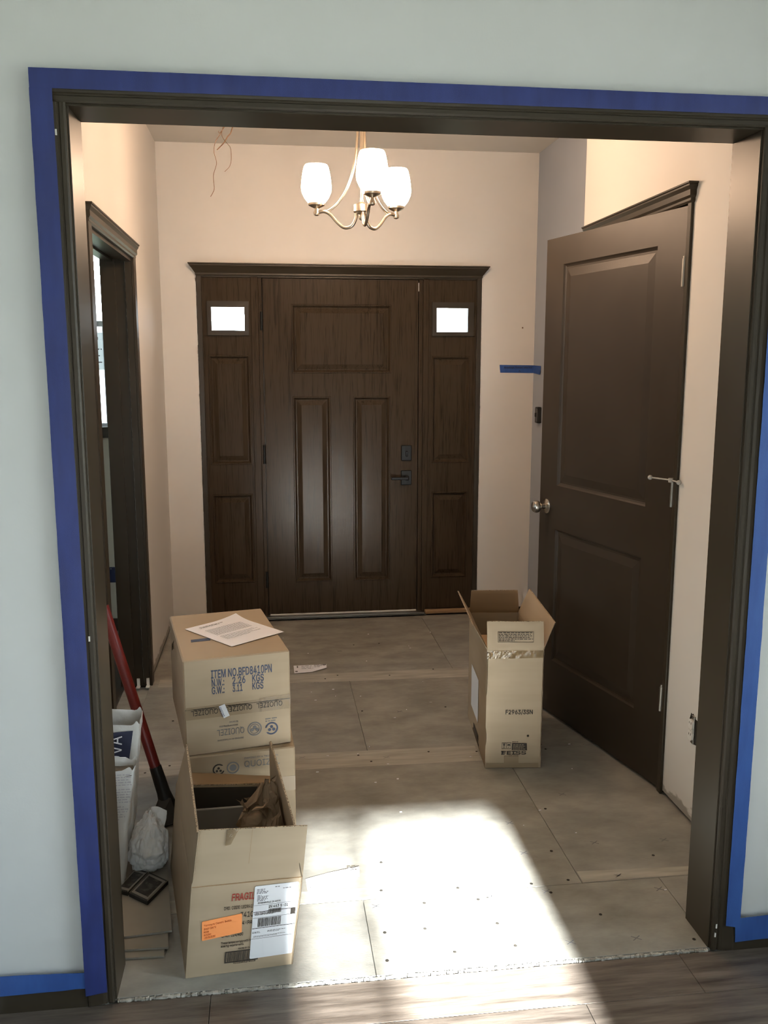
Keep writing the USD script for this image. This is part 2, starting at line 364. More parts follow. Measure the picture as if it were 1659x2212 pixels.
# study through the left opening
struct('wall_study', cat(bx(-4.0, -1.80, 3.15, 3.30, 0, CEIL), bx(-0.86, -0.72, 3.15, 3.30, 0, CEIL), bx(-1.80, -0.86, 3.15, 3.30, 0, 1.15), bx(-1.80, -0.86, 3.15, 3.30, 2.3, CEIL)),
       'study_paint', 'beige wall under the window through the left opening', 'wall')
struct('wall_study_left', cat(bx(-4.1, -4.0, JD, 3.3, 0, 0.6), bx(-4.1, -4.0, JD, 3.3, 2.3, CEIL), bx(-4.1, -4.0, JD, 0.8, 0.6, 2.3), bx(-4.1, -4.0, 1.7, 3.3, 0.6, 2.3)), 'study_paint', 'far side wall of the room through the left opening', 'wall')
struct('baseboard_study', bx(-4.0, -0.72, 3.135, 3.15, 0, 0.072), 'dark_trim', 'low dark baseboard under the window of the next room', 'baseboard')
# living room behind the camera
struct('wall_living_left', bx(-4.1, -4.0, -5.35, 0, 0, CEIL), 'living_paint', 'plain grey wall left of the viewer', 'wall')

struct('wall_living_right', cat(bx(XW, XW+0.1, -5.35, 0.13, 0, 0.25), bx(XW, XW+0.1, -5.35, 0.13, 2.4, CEIL), bx(XW, XW+0.1, -5.35, -4.8, 0.25, 2.4), bx(XW, XW+0.1, -3.0, -2.5, 0.25, 2.4), bx(XW, XW+0.1, -0.6, 0.13, 0.25, 2.4)),
       'living_paint', 'grey wall with two windows beside the viewer', 'wall')
struct('wall_living_stub', bx(-0.80, -0.674, -2.6, 0, -0.02, CEIL), 'living_paint', 'pale grey wall meeting the opening wall at its left edge', 'wall')
GX0, GX1, GZ1 = 0.062, 0.735, 2.02
YR = -5.2
struct('wall_living_rear', cat(bx(-4.1, GX0-0.10, YR-0.15, YR, 0, CEIL), bx(GX1+0.10, XW+0.1, YR-0.15, YR, 0, CEIL), bx(GX0-0.10, GX1+0.10, YR-0.15, YR, GZ1+0.10, CEIL)), 'living_paint', 'grey wall with the glazed door behind the viewer', 'wall')
# floors -----------------------------------------------------------------
rng = random.Random(11)
sub = Thing('floor', 'grey cement backer board floor of the entry', 'floor', (0, 0, 0), 'structure')
sub.part('underlayment', bx(-0.72, 1.60, 0.0, 3.45, -0.05, -0.0125), 'backer_board')
sub.part('leak_block_plate', cat(bx(-0.72, -0.40, D+0.012, 3.45, -0.05, 0.02), bx(1.27, 1.72, D+0.012, 3.45, -0.05, 0.02), bx(1.612, 1.72, 1.80, 3.45, -0.05, 0.02), bx(-0.712, -0.608, JD, 1.21, -0.05, 0.02), bx(-0.712, -0.608, 2.21, 3.4, -0.05, 0.02)), 'hole_dark')  # added plates that block outdoor light leaking under the walls
g = 0.0007
rows = [(0.002, 0.33, [-0.60, 0.24, 1.14, 1.60]), (0.33, 1.27, [-0.60, 0.90, 1.60]), (1.27, 2.205, [-0.60, 0.362, 1.60]), (2.205, 3.18, [-0.60, 0.90, 1.60])]
for ri, (y0, y1, xs) in enumerate(rows):
    for i, (a, b) in enumerate(zip(xs, xs[1:])):
        sub.part('backer_board', bx(a+g, b-g, y0+g, y1-g, -0.0125, 0.0, 0.001), 'backer_board_grey' if (ri + i) % 2 == 0 else 'backer_board')
# paler strips along the seams where the boards stayed clean
for (xa, xb, ya0, yb0, ya1, yb1) in ((-0.56, 1.10, 2.265, 2.25, 2.155, 2.115), (-0.56, 0.80, 1.345, 1.325, 1.205, 1.185), (0.904, 1.36, 0.392, 0.372, 0.334, 0.334), (-0.38, 0.30, 0.395, 0.39, 0.334, 0.334)):
    sub.part('seam_strip', quadplate([(xa, ya1, 0.0004), (xb, yb1, 0.0004), (xb, yb0, 0.0004), (xa, ya0, 0.0004)], 0.0003), 'clean_strip')
scr = [(.3164, .5175), (.2978, .3688), (.525, .352), (.4135, .2908), (.5987, .1716), (.3952, .1741), (.6222, .0718), (.4562, .0673), (.2745, .0558), (.2831, .1715), (.5717, .2881), (.8635, .5144), (.9276, .7815), (.7479, .3459), (.8633, .3513), (.7919, .2958), (1.1754, .449), (.8979, .1751), (1.1086, .0379)]
for yy in (1.29, 1.25, 2.19, 2.23, 1.75, 2.70):
    for k in range(5): scr.append((-0.4 + 0.36*k + rng.uniform(-.12, .12), yy + rng.uniform(-.02, .02)))
discs = []
for (x, y) in scr:
    if x < 1.35: discs.append(lathe([(0.0048, 0.0), (0.0048, 0.0007), (0.0034, 0.0011), (0.0, 0.0009)], (x, y, 0), 8))
sub.part('screw_head', cat(*discs), 'hole_dark', kind='stuff')
xs = []
for (x, y) in [(.7773, .7028), (.773, .5146), (.2747, .2946), (1.0226, .354), (1.1158, .2727), (.9564, .0625), (.7811, .3033), (1.0203, .8776), (1.2499, .5337), (1.0182, .5455), (.614, .3005), (.7733, .0676), (.10, 1.30), (.43, 1.26), (.2, 2.14), (.55, 1.72), (.35, 2.6)]:
    for s in (-1, 1):
        L = sg.LineString([(x-0.011, y-s*0.008), (x+0.011, y+s*0.008)]).buffer(0.0013); xs.append(extr(L, 0.0004))
v, f = cat(*xs); sub.part('printed_cross', (v, f), 'ink_grey', kind='stuff')
# chipped white front edge of the board
ev = []
for i in range(300):
    x0 = XL + 0.002 + (XR-XL-0.004)*i/300; ev.append(bx(x0, x0+(XR-XL)/300*rng.uniform(.6, 1.8), -0.005-rng.uniform(0, .004), -0.002+rng.uniform(0, .006)*rng.random(), -0.006, -0.0015+rng.uniform(0, .0022)))
sub.part('chipped_edge', cat(*ev), 'raw_edge', kind='stuff')
single('crumbs', cat(*[bx(x, x+a, y, y+b, 0, 0.002) for x, y, a, b in [(rng.uniform(-.1, 1.25), rng.uniform(.2, 2.9), rng.uniform(.003, .011), rng.uniform(.002, .006)) for _ in range(46)] if not (x < 0.085 and y < 1.35) and not (0.76 < x < 1.09 and 1.05 < y < 1.68)]),
       'paper_white', 'small white scraps scattered over the grey entry floor', 'debris', 'stuff')
struct('floor', bx(1.60, 2.2, 0.3, 1.75, -0.05, 0.0), 'study_floor', 'dark floor inside the closet', 'floor')
struct('floor', bx(-4.0, -0.60-0.001, JD, 3.3, -0.051, -0.0135), 'study_floor', 'dark floor of the room through the left opening', 'floor')
pl = Thing('floor', 'dark weathered wood plank floor in front of the opening', 'floor', (0, -0.5, 0), 'structure')
pl.part('underlay', bx(-4.0, XW, -5.2, 0.0, -0.06, -0.014), 'study_floor')
PW = 0.1478; PL = 1.2152
offs = [-0.173, -0.48, -0.05, -0.75, -0.33, -0.62, -0.12, -0.9]
for r in range(8):
    y1 = -0.0095 - PW*r; y0 = y1 - PW; x = offs[r] - PL*4
    while x < XW:
        a, b = max(x, -4.0), min(x+PL, XW)
        if b > a: pl.part('plank', bx(a+0.0006, b-0.0006, y0+0.0006, y1-0.0006, -0.014, -0.004, 0.0008), 'plank_%d' % rng.randrange(3))
        x += PL
pl.part('plank_field', bx(-4.0, XW, -5.2, -0.0095-PW*8, -0.014, -0.004), 'plank_1')

# cased opening -----------------------------------------------------------
cas = Thing('trim_1', 'dark brown casing and jambs around the wide opening', 'trim', (XL, 0, 0), 'structure')
cas.part('jamb', bx(XL-0.02, XL, -0.001, JD+0.001, 0, H0, 0.001), 'dark_trim')
cas.part('jamb', bx(XR, XR+0.02, -0.001, JD+0.001, 0, H0, 0.001), 'dark_trim')
cas.part('head_jamb', bx(XL-0.02, XR+0.02, -0.001, JD+0.001, H0, H0+0.02, 0.001), 'dark_trim')
CW = 0.066
prof = [(0.004, 0), (0.004, 0.009), (0.008, 0.0115), (0.016, 0.0120), (0.018, 0.0105), (0.021, 0.0105), (0.023, 0.0135), (0.030, 0.0150), (0.046, 0.0165), (0.058, 0.0175), (0.064, 0.0165), (CW, 0.013), (CW, 0)]
pp = sg.Polygon(prof)
cas.part('casing', place(extr(pp, H0+0.004), (XL, -0.0, 0), -X, -Y, Z), 'dark_trim')
cas.part('casing', place(extr(pp, H0+0.004), (XR, -0.0, 0), X, -Y, Z), 'dark_trim')
cas.part('head_casing', place(extr(pp, XR-XL+2*CW), (XL-CW, -0.0, H0), Z, -Y, X), 'dark_trim')
bprof = sg.Polygon([(0, 0), (0, 0.013), (0.055, 0.013), (0.064, 0.012), (0.076, 0.008), (0.082, 0.004), (0.082, 0)])
def baseboard(name, x0, x1, label):
    return struct(name, place(extr(bprof, x1-x0), (x0, 0, -0.004), Z, -Y, X), 'dark_trim', label, 'baseboard')
baseboard('baseboard_left', -0.672, XL-CW, 'dark brown baseboard stub left of the opening')
baseboard('baseboard_right', XR+CW, XW, 'dark brown baseboard right of the opening')
for (x, y, z) in [(-0.424, -0.0135, 2.005), (-0.415, -0.0125, 0.92), (XR+0.012, -0.0128, 0.045), (XR+0.014, -0.0128, 0.07)]:
    cas.part('paint_chip', bx(x-0.0018, x+0.0018, y-0.001, y+0.003, z-0.006, z+0.006), 'white_plastic')

# masking tape -------------------------------------------------------------
def tape(label, corners, n, seed, amp=0.0016, m='masking_tape'):
    v, f = quadplate(corners, 0.0006, n, amp, seed, 22.0)
    rr = np.random.RandomState(seed); v = v + 0
    return single('masking_tape', (v, f), m, label, 'tape', None, None, True)
yt = -0.0215
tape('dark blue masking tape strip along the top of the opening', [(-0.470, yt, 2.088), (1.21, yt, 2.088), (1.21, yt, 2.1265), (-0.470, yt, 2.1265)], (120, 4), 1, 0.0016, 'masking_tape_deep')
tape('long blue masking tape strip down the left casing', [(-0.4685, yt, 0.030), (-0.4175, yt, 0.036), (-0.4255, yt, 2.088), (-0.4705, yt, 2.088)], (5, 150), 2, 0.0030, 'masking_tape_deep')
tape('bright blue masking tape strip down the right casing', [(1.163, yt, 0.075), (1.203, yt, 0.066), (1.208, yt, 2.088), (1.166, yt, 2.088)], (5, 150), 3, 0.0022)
tape('short blue masking tape strip on the baseboard left of the opening', [(-0.672, yt+0.007, 0.044), (-0.425, yt+0.002, 0.050), (-0.455, yt+0.004, 0.090), (-0.672, yt+0.007, 0.097)], (30, 6), 4, 0.0022)
tape('bright blue masking tape strip on the baseboard right of the opening', [(1.193, yt+0.002, 0.024), (2.2, yt+0.006, 0.044), (2.2, yt+0.006, 0.124), (1.190, yt+0.002, 0.092)], (60, 6), 5, 0.0022)
nt = Thing('masking_tape', 'short blue tape note with handwriting on the back wall', 'tape', (1.52, D-0.002, 1.507))
nt.part('tape_strip', cat(quadplate([(1.392, D-0.002, 1.480), (1.598, D-0.002, 1.478), (1.598, D-0.002, 1.524), (1.387, D-0.002, 1.527)], 0.0006, (20, 3), 0.0006, 6, 22), quadplate([(1.598, D-0.002, 1.478), (1.592, 3.150, 1.470), (1.597, 3.150, 1.521), (1.598, D-0.002, 1.524)], 0.0006, (12, 3), 0.0006, 6, 22)), 'masking_tape', True)
nt.part('handwriting', text('All ceilings  Painted  attached', 0.011, (1.413, D-0.0045, 1.506), X, Z, -Y, 0.175), 'ink_black')
nt.part('handwriting', text('A', 0.010, (1.505, D-0.0045, 1.485), X, Z, -Y, 0.012), 'ink_black')

# front door unit ------------------------------------------------------------
YF = D - 0.004           # frame face
door = Thing('door_1', 'dark oak-grain front door with three raised panels', 'door', (0.43, D, 0), 'structure')
sx0, sx1, sz0, sz1 = -0.0256, 0.8884, 0.008, 2.0208
panels = [(0.138, 0.729, 1.477, 1.877), (0.138, 0.364, 0.213, 1.342), (0.497, 0.721, 0.210, 1.342)]
poly = rect(sx0, sx1, sz0, sz1)
for p in panels: poly = poly.difference(rect(*p[:2], *p[2:]))
YS = D + 0.012
door.part('slab', place(extr(poly, 0.040), (0, YS, 0), X, Z, Y), 'oak_door')
for p in panels: door.part('panel', place(nested(*p, [(q, h) for q, h in RAISED]), (0, YS, 0), X, Z, -Y), 'oak_door')
db = door.part('deadbolt', cat(bx(0.788, 0.852, YS-0.012, YS, 0.952, 1.046, 0.004)), 'black_metal', label='black square deadbolt plate')
door.part('thumb_turn', bx(0.814, 0.826, YS-0.030, YS-0.010, 0.978, 1.012, 0.003), 'black_metal', parent=db)
ro = door.part('lever_plate', bx(0.787, 0.853, YS-0.012, YS, 0.803, 0.893, 0.004), 'black_metal', label='black square lever plate')
door.part('lever', cat(lathe([(0, 0), (0.013, 0), (0.013, 0.045), (0, 0.045)], (0, 0, 0), 16)*1 if False else bx(0.806, 0.832, YS-0.052, YS-0.010, 0.836, 0.862, 0.004), bx(0.722, 0.828, YS-0.058, YS-0.044, 0.840, 0.858, 0.004)), 'black_metal', parent=ro)
for z0, z1 in ((1.726, 1.832), (0.945, 1.055), (0.185, 0.285)):
    door.part('hinge', cat(tube([(-0.034, YS-0.008, z0), (-0.034, YS-0.008, z1)], 0.008, 12, 1)), 'black_metal', True)
door.part('weather_sweep', bx(-0.02, 0.885, YS-0.003, YS+0.04, 0.002, 0.016), 'white_plastic', label='pale sweep strip under the door')
door.part('threshold', cat(bx(-0.06, 0.93, D-0.055, D+0.10, 0.0, 0.003), bx(-0.06, 0.93, D-0.03, D+0.10, 0.003, 0.008)), 'grey_metal')
door.part('shim', bx(0.889, 0.897, YS-0.001, YS+0.01, 1.955, 2.005), 'white_plastic', label='pale shim in the top right gap')
# frame: mullions, head, sill
fr = Thing('trim_2', 'dark frame and crown moulding of the front entry', 'trim', (0.43, D, 0), 'structure')
fr.part('mullion', cat(bx(-0.094, -0.052, YF, D+0.06, 0.0, 2.03, 0.002), bx(-0.052, -0.030, YF+0.010, D+0.06, 0.0, 2.03, 0.002)), 'oak_door')
fr.part('mullion', cat(bx(0.917, 0.950, YF, D+0.06, 0.0, 2.03, 0.002), bx(0.893, 0.917, YF+0.012, D+0.06, 0.0, 2.03, 0.002)), 'oak_door')
fr.part('frame_side', bx(-0.400, -0.372, YF-0.004, D+0.06, 0.0, 2.04, 0.002), 'dark_trim')
fr.part('frame_side', bx(1.240, 1.268, YF-0.004, D+0.06, 0.0, 2.04, 0.002), 'dark_trim')
fr.part('light_gap_stop', cat(bx(-0.06, 0.0, D+0.053, D+0.075, 0.0, 2.05), bx(0.872, 0.93, D+0.053, D+0.075, 0.0, 2.05), bx(-0.06, 0.93, D+0.053, D+0.075, 2.0, 2.05), bx(-0.06, 0.93, D+0.053, D+0.075, -0.02, 0.03)), 'dark_trim')  # added strips behind the frame, blocking light through the door gaps
fr.part('light_gap_stop', bx(-0.41, -0.06, D+0.04, D+0.075, -0.02, 0.05), 'dark_trim')
fr.part('light_gap_stop', bx(0.93, 1.28, D+0.04, D+0.075, -0.02, 0.05), 'dark_trim')
fr.part('frame_head', bx(-0.372, 1.240, YF, D+0.06, 2.0225, 2.05, 0.002), 'dark_trim')
fr.part('wood_sill', bx(-0.40, 1.27, D-0.045, D+0.05, -0.002, 0.018, 0.003), 'cardboard_inside', label='bare brown wood sill') if False else fr.part('wood_sill', cat(bx(0.935, 1.27, D-0.050, D-0.008, 0.0, 0.020, 0.003), bx(-0.40, -0.06, D-0.050, D-0.008, 0.0, 0.020, 0.003)), 'cardboard_inside', label='bare brown wood sill strip')
def crown(th, p0, p1, out, h0, h1, depth, ret=True):
    """crown moulding running p0 -> p1 (xy), projecting along out, widening upward"""
    p0, p1, out = np.array([*p0, 0.0]), np.array([*p1, 0.0]), np.array([*out, 0.0])
    d = (p1-p0)/np.linalg.norm(p1-p0); H = h1-h0
    pr = [(0.012, 0), (0.016, 0.10*H), (0.016, 0.22*H), (0.022, 0.34*H), (0.034*depth/0.05, 0.62*H), (0.044*depth/0.05, 0.80*H), (0.044*depth/0.05, 0.88*H), (depth, 0.92*H), (depth, H)]
    v, f = [], []
    for (q, z) in pr:     # mitred returns at both ends
        e = q if ret else 0.0
        v += [p0 - d*e + out*q + Z*(h0+z), p1 + d*e + out*q + Z*(h0+z), p0 - d*e + Z*(h0+z), p1 + d*e + Z*(h0+z)]
    n = len(pr)
    for i in range(n-1):
        a, b = 4*i, 4*(i+1)
        f += [(a, a+1, b+1), (a, b+1, b), (a+2, a, b), (a+2, b, b+2), (a+1, a+3, b+3), (a+1, b+3, b+1), (a+3, a+2, b+2), (a+3, b+2, b+3)]
    t = 4*(n-1); f += [(t, t+1, t+3), (t, t+3, t+2), (0, 2, 3), (0, 3, 1)]
    v = np.array(v); f = np.array(f)
    tm = trimesh.Trimesh(v, f, process=False)
    if tm.volume < 0: f = f[:, ::-1]
    return th.part('crown_moulding', (v, f), 'dark_trim')
crown(fr, (-0.388, D), (1.254, D), (0, -1), 2.030, 2.098, 0.052)
# paint-chipped raw wall edge beside the frame
ch = []
for s, x in ((-1, -0.402), (1, 1.270)):
    for k in range(40):
        z = rng.uniform(0.05, 2.0); a = rng.uniform(.004, .03); ch.append(bx(x-0.004 if s > 0 else x-0.003, x+0.003 if s > 0 else x+0.004, D-0.004, D+0.002, z, z+a))
fr.part('plaster_chip', cat(*ch), 'white_plastic', kind='stuff')

def sidelight(name, x0, x1, fx, gl, ps, label):
    t = Thing(name, label, 'window', ((x0+x1)/2, D, 0), 'structure')
    po = rect(x0, x1, 0.02, 2.0225).difference(rect(gl[0], gl[2], gl[1], gl[3]))
    for p in ps: po = po.difference(rect(*p))
    t.part('stile_panel', place(extr(po, 0.035), (0, D+0.006, 0), X, Z, Y), 'oak_door')
    for p in ps: t.part('panel', place(nested(*p, RAISED), (0, D+0.006, 0), X, Z, -Y), 'oak_door')
    gf = rect(fx[0], fx[1], fx[2], fx[3]).difference(rect(gl[0]+0.004, gl[2]-0.004, gl[1]+0.004, gl[3]-0.004))
    t.part('glass_frame', place(extr(gf, 0.016), (0, D+0.006, 0), X, Z, -Y), 'dark_trim')
    t.part('pane', bx(gl[0], gl[2], D+0.020, D+0.024, gl[1], gl[3]), 'window_glass')
sidelight('window_1', -0.372, -0.094, (-0.344, -0.108, 1.696, 1.889), (-0.324, 1.719, -0.127, 1.860), [(-0.347, -0.106, 0.942, 1.584), (-0.345, -0.108, 0.222, 0.766)], 'dark panelled sidelight with a small pane left of the front door')
sidelight('window_2', 0.950, 1.240, (0.971, 1.222, 1.697, 1.893), (0.993, 1.716, 1.190, 1.863), [(0.974, 1.207, 0.935, 1.579), (0.977, 1.200, 0.217, 0.758)], 'dark panelled sidelight with a small pane right of the front door')

# closet door ----------------------------------------------------------------
u2 = FE - HG; WD = float(np.linalg.norm(u2)); u2 = u2/WD
DU = np.array([u2[0], u2[1], 0.0]); DN = np.array([-u2[1], u2[0], 0.0])      # DN points towards the entry (-x)
if DN[0] > 0: DN = -DN
DO = np.array([HG[0], HG[1], 0.0])
cd = Thing('door_2', 'dark two-panel closet door standing ajar', 'door', (HG[0], HG[1], 0), 'structure')
cps = [(0.150, 0.755, 1.024, 1.935), (0.160, 0.755, 0.252, 0.834)]
po = rect(0.002, WD, 0.012, 2.045)
for p in cps: po = po.difference(rect(*p))
cd.part('slab', place(extr(po, 0.035), DO, DU, Z, -DN), 'closet_door_paint')
SOFT = [(0, 0.0), (0.006, -0.006), (0.012, -0.009), (0.020, -0.009), (0.052, -0.003), (0.056, -0.003)]
for p in cps:
    cd.part('panel', place(nested(*p, SOFT), DO, DU, Z, DN), 'closet_door_paint')
    cd.part('back_panel', place(nested(*p, SOFT), DO - DN*0.035, DU, Z, -DN), 'closet_door_paint')
kb = place(lathe([(0, 0), (0.031, 0), (0.032, 0.004), (0.026, 0.008), (0.012, 0.012), (0.011, 0.030), (0.018, 0.036), (0.026, 0.046), (0.027, 0.056), (0.022, 0.066), (0.010, 0.071), (0, 0.072)], (0, 0, 0), 28), DO + DU*0.829 + Z*0.925 + DN*0.0, DU, Z, DN)
cd.part('knob', kb, 'satin_nickel', 40, label='round satin nickel knob')
for z0, z1 in ((1.787, 1.877), (1.046, 1.139), (0.305, 0.395)):
    hp = DO + DN*0.006 + DU*(-0.002)
    h = cd.part('hinge', cat(tube([hp + Z*z0, hp + Z*z1], 0.0072, 12, 1), tube([hp + X*0.012 + DN*-0.004 + Z*(z0+0.003), hp + X*0.012 + DN*-0.004 + Z*(z1-0.003)], 0.004, 8, 1)), 'grey_metal', 40)
    cd.part('hinge_pin', tube([hp + Z*(z1-0.002), hp + Z*(z1+0.008)], 0.0052, 10, 1), 'grey_metal', 40, parent=h)
sp = DO + DN*0.012 + Z*1.140
st = cd.part('door_stop', cat(tube([sp + DN*0.002 + DU*0.085 + DN*0.020, sp], 0.0028, 8, 1), tube([sp, sp + np.array([0.004, -0.050, -0.002])], 0.0030, 8, 1), tube([sp - Z*0.008, sp + Z*0.006], 0.009, 12, 1)), 'rubber_white', 40, label='white hinge-pin door stop with two arms')
for c0 in (sp + DU*0.085 + DN*0.022, sp + np.array([0.004, -0.052, -0.002])):
    s = trimesh.creation.icosphere(2, 0.0085); s.apply_translation(c0); cd.part('bumper', s, 'rubber_white', True, parent=st)
# closet casing
cc = Thing('trim_3', 'dark casing and crown over the closet doorway', 'trim', (1.38, 0.86, 0), 'structure')
cc.part('jamb', bx(1.380, 1.50, 0.846, 0.864, 0.0, 2.06), 'dark_trim')
cc.part('jamb', bx(1.380, 1.50, 1.764, 1.782, 0.0, 2.06), 'dark_trim')
cc.part('head_jamb', bx(1.380, 1.50, 0.846, 1.782, 2.052, 2.070), 'dark_trim')
cc.part('casing', bx(1.370, 1.3805, 0.834, 0.862, 0.0, 2.060, 0.002), 'dark_trim')
cc.part('casing', bx(1.368, 1.3805, 1.764, 1.790, 0.0, 2.060, 0.002), 'dark_trim')
crown(cc, (1.3805, 1.780), (1.3805, 0.846), (-1, 0), 2.050, 2.112, 0.034)

# left opening casing
lc = Thing('trim_4', 'dark casing, split pocket jamb and crown of the left opening', 'trim', (-0.6, 2.2, 0), 'structure')
lc.part('jamb', bx(-0.628, -0.600, 2.192, 2.2, 0.0, 2.0), 'dark_trim')
lc.part('jamb', bx(-0.672, -0.630, 2.199, 2.2075, 0.0, 2.0), 'dark_trim')
lc.part('jamb', bx(-0.726, -0.672, 2.192, 2.2, 0.0, 2.0), 'dark_trim')
lc.part('jamb', bx(-0.722, -0.600, 1.214, 1.226, 0.0, 2.0), 'dark_trim')
lc.part('head_jamb', cat(bx(-0.722, -0.680, 1.22, 2.2, 1.985, 2.0), bx(-0.640, -0.600, 1.22, 2.2, 1.985, 2.0), bx(-0.680, -0.640, 1.22, 2.2, 1.995, 2.003)), 'dark_trim')
lc.part('casing', bx(-0.6005, -0.586, 2.192, 2.250, 0.0, 2.03, 0.002), 'dark_trim')
lc.part('casing', bx(-0.6005, -0.586, 1.165, 1.226, 0.0, 2.03, 0.002), 'dark_trim')
lc.part('study_casing', bx(-0.736, -0.7195, 2.192, 2.270, 0.0, 2.03, 0.002), 'dark_trim')
crown(lc, (-0.6005, 1.185), (-0.6005, 2.235), (1, 0), 2.0, 2.065, 0.032)
for x in (-0.651, -0.606):
    lc.part('floor_bracket', cat(bx(x-0.010, x+0.008, 2.160, 2.188, 0.0, 0.004), bx(x-0.008, x+0.006, 2.186, 2.1905, 0.0, 0.040)), 'white_plastic', label='small pale metal floor guide')

# study window ----------------------------------------------------------------
w3 = Thing('window_3', 'white double-hung window with a printed sticker in the next room', 'window', (-1.33, 3.15, 1.15), 'structure')
def ring(x0, x1, z0, z1, t, y0, y1): return place(extr(rect(x0, x1, z0, z1).difference(rect(x0+t, x1-t, z0+t, z1-t)), y1-y0), (0, y0, 0), X, Z, Y)
w3.part('frame', ring(-1.80, -0.86, 1.15, 2.30, 0.022, 3.16, 3.28), 'vinyl_white')
w3.part('sash', ring(-1.778, -0.882, 1.172, 1.768, 0.030, 3.185, 3.21), 'vinyl_white')
w3.part('sash', ring(-1.778, -0.882, 1.738, 2.278, 0.030, 3.225, 3.25), 'vinyl_white')
w3.part('pane', bx(-1.75, -0.91, 3.196, 3.199, 1.20, 1.74), 'window_glass')
w3.part('pane', bx(-1.75, -0.91, 3.236, 3.239, 1.765, 2.25), 'window_glass')
w3.part('stool', bx(-1.86, -0.80, 3.11, 3.16, 1.125, 1.185, 0.003), 'dark_trim', label='dark window stool')
w3.part('casing', bx(-0.862, -0.80, 3.135, 3.1505, 1.185, 2.32, 0.002), 'dark_trim')
w3.part('head_casing', bx(-1.86, -0.80, 3.135, 3.1505, 2.28, 2.34, 0.002), 'dark_trim')
sk = w3.part('sticker', bx(-1.15, -0.905, 3.194, 3.1955, 1.50, 1.705), 'backlit_paper', label='white printed energy sticker')
w3.part('sticker_mark', place(extr(sg.Polygon([(0, 0), (.026, 0), (.036, .012), (.036, .024), (.026, .036), (0, .036)]).difference(sg.Polygon([(.010, .009), (.022, .009), (.026, .015), (.026, .021), (.022, .027), (.010, .027)])), 0.0005), (-0.975, 3.1938, 1.655), X, Z, -Y), 'ink_black', parent=sk)
w3.part('sticker_print', print_lines([.20, .22, .16, .21, .12, .22, .2], (-1.14, 3.1938, 1.635), X, Z, -Y, 0.010, 0.018, 5), 'ink_grey', parent=sk)
ob = Thing('wall_outlet', 'dark uncovered outlet box on the beige wall of the next room', 'outlet', (-0.92, 3.15, 0.33))
ob.part('box', bx(-0.955, -0.893, 3.140, 3.1502, 0.287, 0.378, 0.004), 'box_blue')
ob.part('screw', bx(-0.928, -0.920, 3.138, 3.142, 0.366, 0.372), 'grey_metal')

# receptacle on the right wall and switch on the back wall
rc = Thing('wall_receptacle', 'white duplex receptacle without its cover plate on the right wall', 'outlet', (1.38, 0.635, 0.33))
ragged = [(0.600, 0.288), (0.634, 0.280), (0.640, 0.292), (0.660, 0.300), (0.664, 0.340), (0.660, 0.362), (0.652, 0.382), (0.646, 0.378), (0.640, 0.384), (0.628, 0.372), (0.600, 0.370)]
rc.part('wall_cutout', place(extr(sg.Polygon(ragged), 0.0012), (1.380, 0, 0), Y, Z, -X), 'hole_dark')
rc.part('strap', bx(1.374, 1.379, 0.620, 0.640, 0.284, 0.380, 0.001), 'grey_metal')
for z in (0.311, 0.350):
    c = sg.Point(0, 0).buffer(0.0175, 24).intersection(rect(-0.0145, 0.0145, -0.02, 0.02))
    o = rc.part('outlet_face', place(extr(c, 0.006), (1.3745, 0.635, z), Y, Z, -X), 'white_plastic')
    rc.part('slot', cat(bx(1.368, 1.3688, 0.628, 0.630, z+0.001, z+0.009), bx(1.368, 1.3688, 0.640, 0.642, z+0.001, z+0.008)), 'hole_dark', parent=o)
rc.part('body', bx(1.371, 1.3745, 0.624, 0.646, 0.300, 0.361), 'white_plastic')
sw = Thing('light_switch', 'black light switch without cover beside the closet door edge', 'switch', (1.648, D, 1.225))
if True:
    sw.base = np.array([1.60, 3.16, 1.235]); sw.prim.GetAttribute('xformOp:translate').Set(Gf.Vec3d(*sw.base))
sw.part('housing', bx(1.574, 1.600, 3.118, 3.168, 1.185, 1.280, 0.004), 'black_plastic')
sw.part('toggle', bx(1.566, 1.576, 3.135, 3.150, 1.222, 1.246, 0.002), 'black_plastic')
sw.part('metal_edge', bx(1.572, 1.5745, 3.122, 3.126, 1.195, 1.270), 'grey_metal')
single('nail_hole', lathe([(0, 0.0), (0.005, 0.0), (0.004, 0.001), (0, 0.001)], (0, 0, 0), 8) if False else place(lathe([(0.005, 0.0), (0.004, 0.001), (0, 0.001)], (0, 0, 0), 8), (1.525, D, 1.7475), X, Z, -Y), 'wire_copper', 'tiny brown nail head high on the back wall', 'nail')

# ------------------------------------------------------------------ chandelier
CX, CY, CR, CPH, CZ = 0.3859, 1.6979, 0.1936, 0.1072, 2.1817
HUBZ = 2.150
chd = Thing('chandelier', 'brushed nickel three-arm chandelier with glowing white glass shades', 'chandelier', (CX, CY, CEIL))
chd.part('canopy', lathe([(0, CEIL-0.028), (0.02, CEIL-0.030), (0.050, CEIL-0.022), (0.066, CEIL-0.008), (0.068, CEIL)], (CX, CY, 0), 32), 'brushed_nickel', 40)
chd.part('stem', lathe([(0.006, CEIL-0.03), (0.006, HUBZ+0.03)], (CX, CY, 0), 12), 'brushed_nickel', True)
chd.part('hub', lathe([(0, HUBZ+0.040), (0.006, HUBZ+0.040), (0.008, HUBZ+0.026), (0.022, HUBZ+0.018), (0.033, HUBZ+0.014), (0.034, HUBZ-0.012), (0.030, HUBZ-0.016), (0.012, HUBZ-0.018), (0, HUBZ-0.018)], (CX, CY, 0), 32), 'brushed_nickel', 40)
chd.part('finial', lathe([(0, HUBZ-0.016), (0.011, HUBZ-0.018), (0.013, HUBZ-0.030), (0.010, HUBZ-0.042), (0, HUBZ-0.048)], (CX, CY, 0), 20), 'brushed_nickel', True)
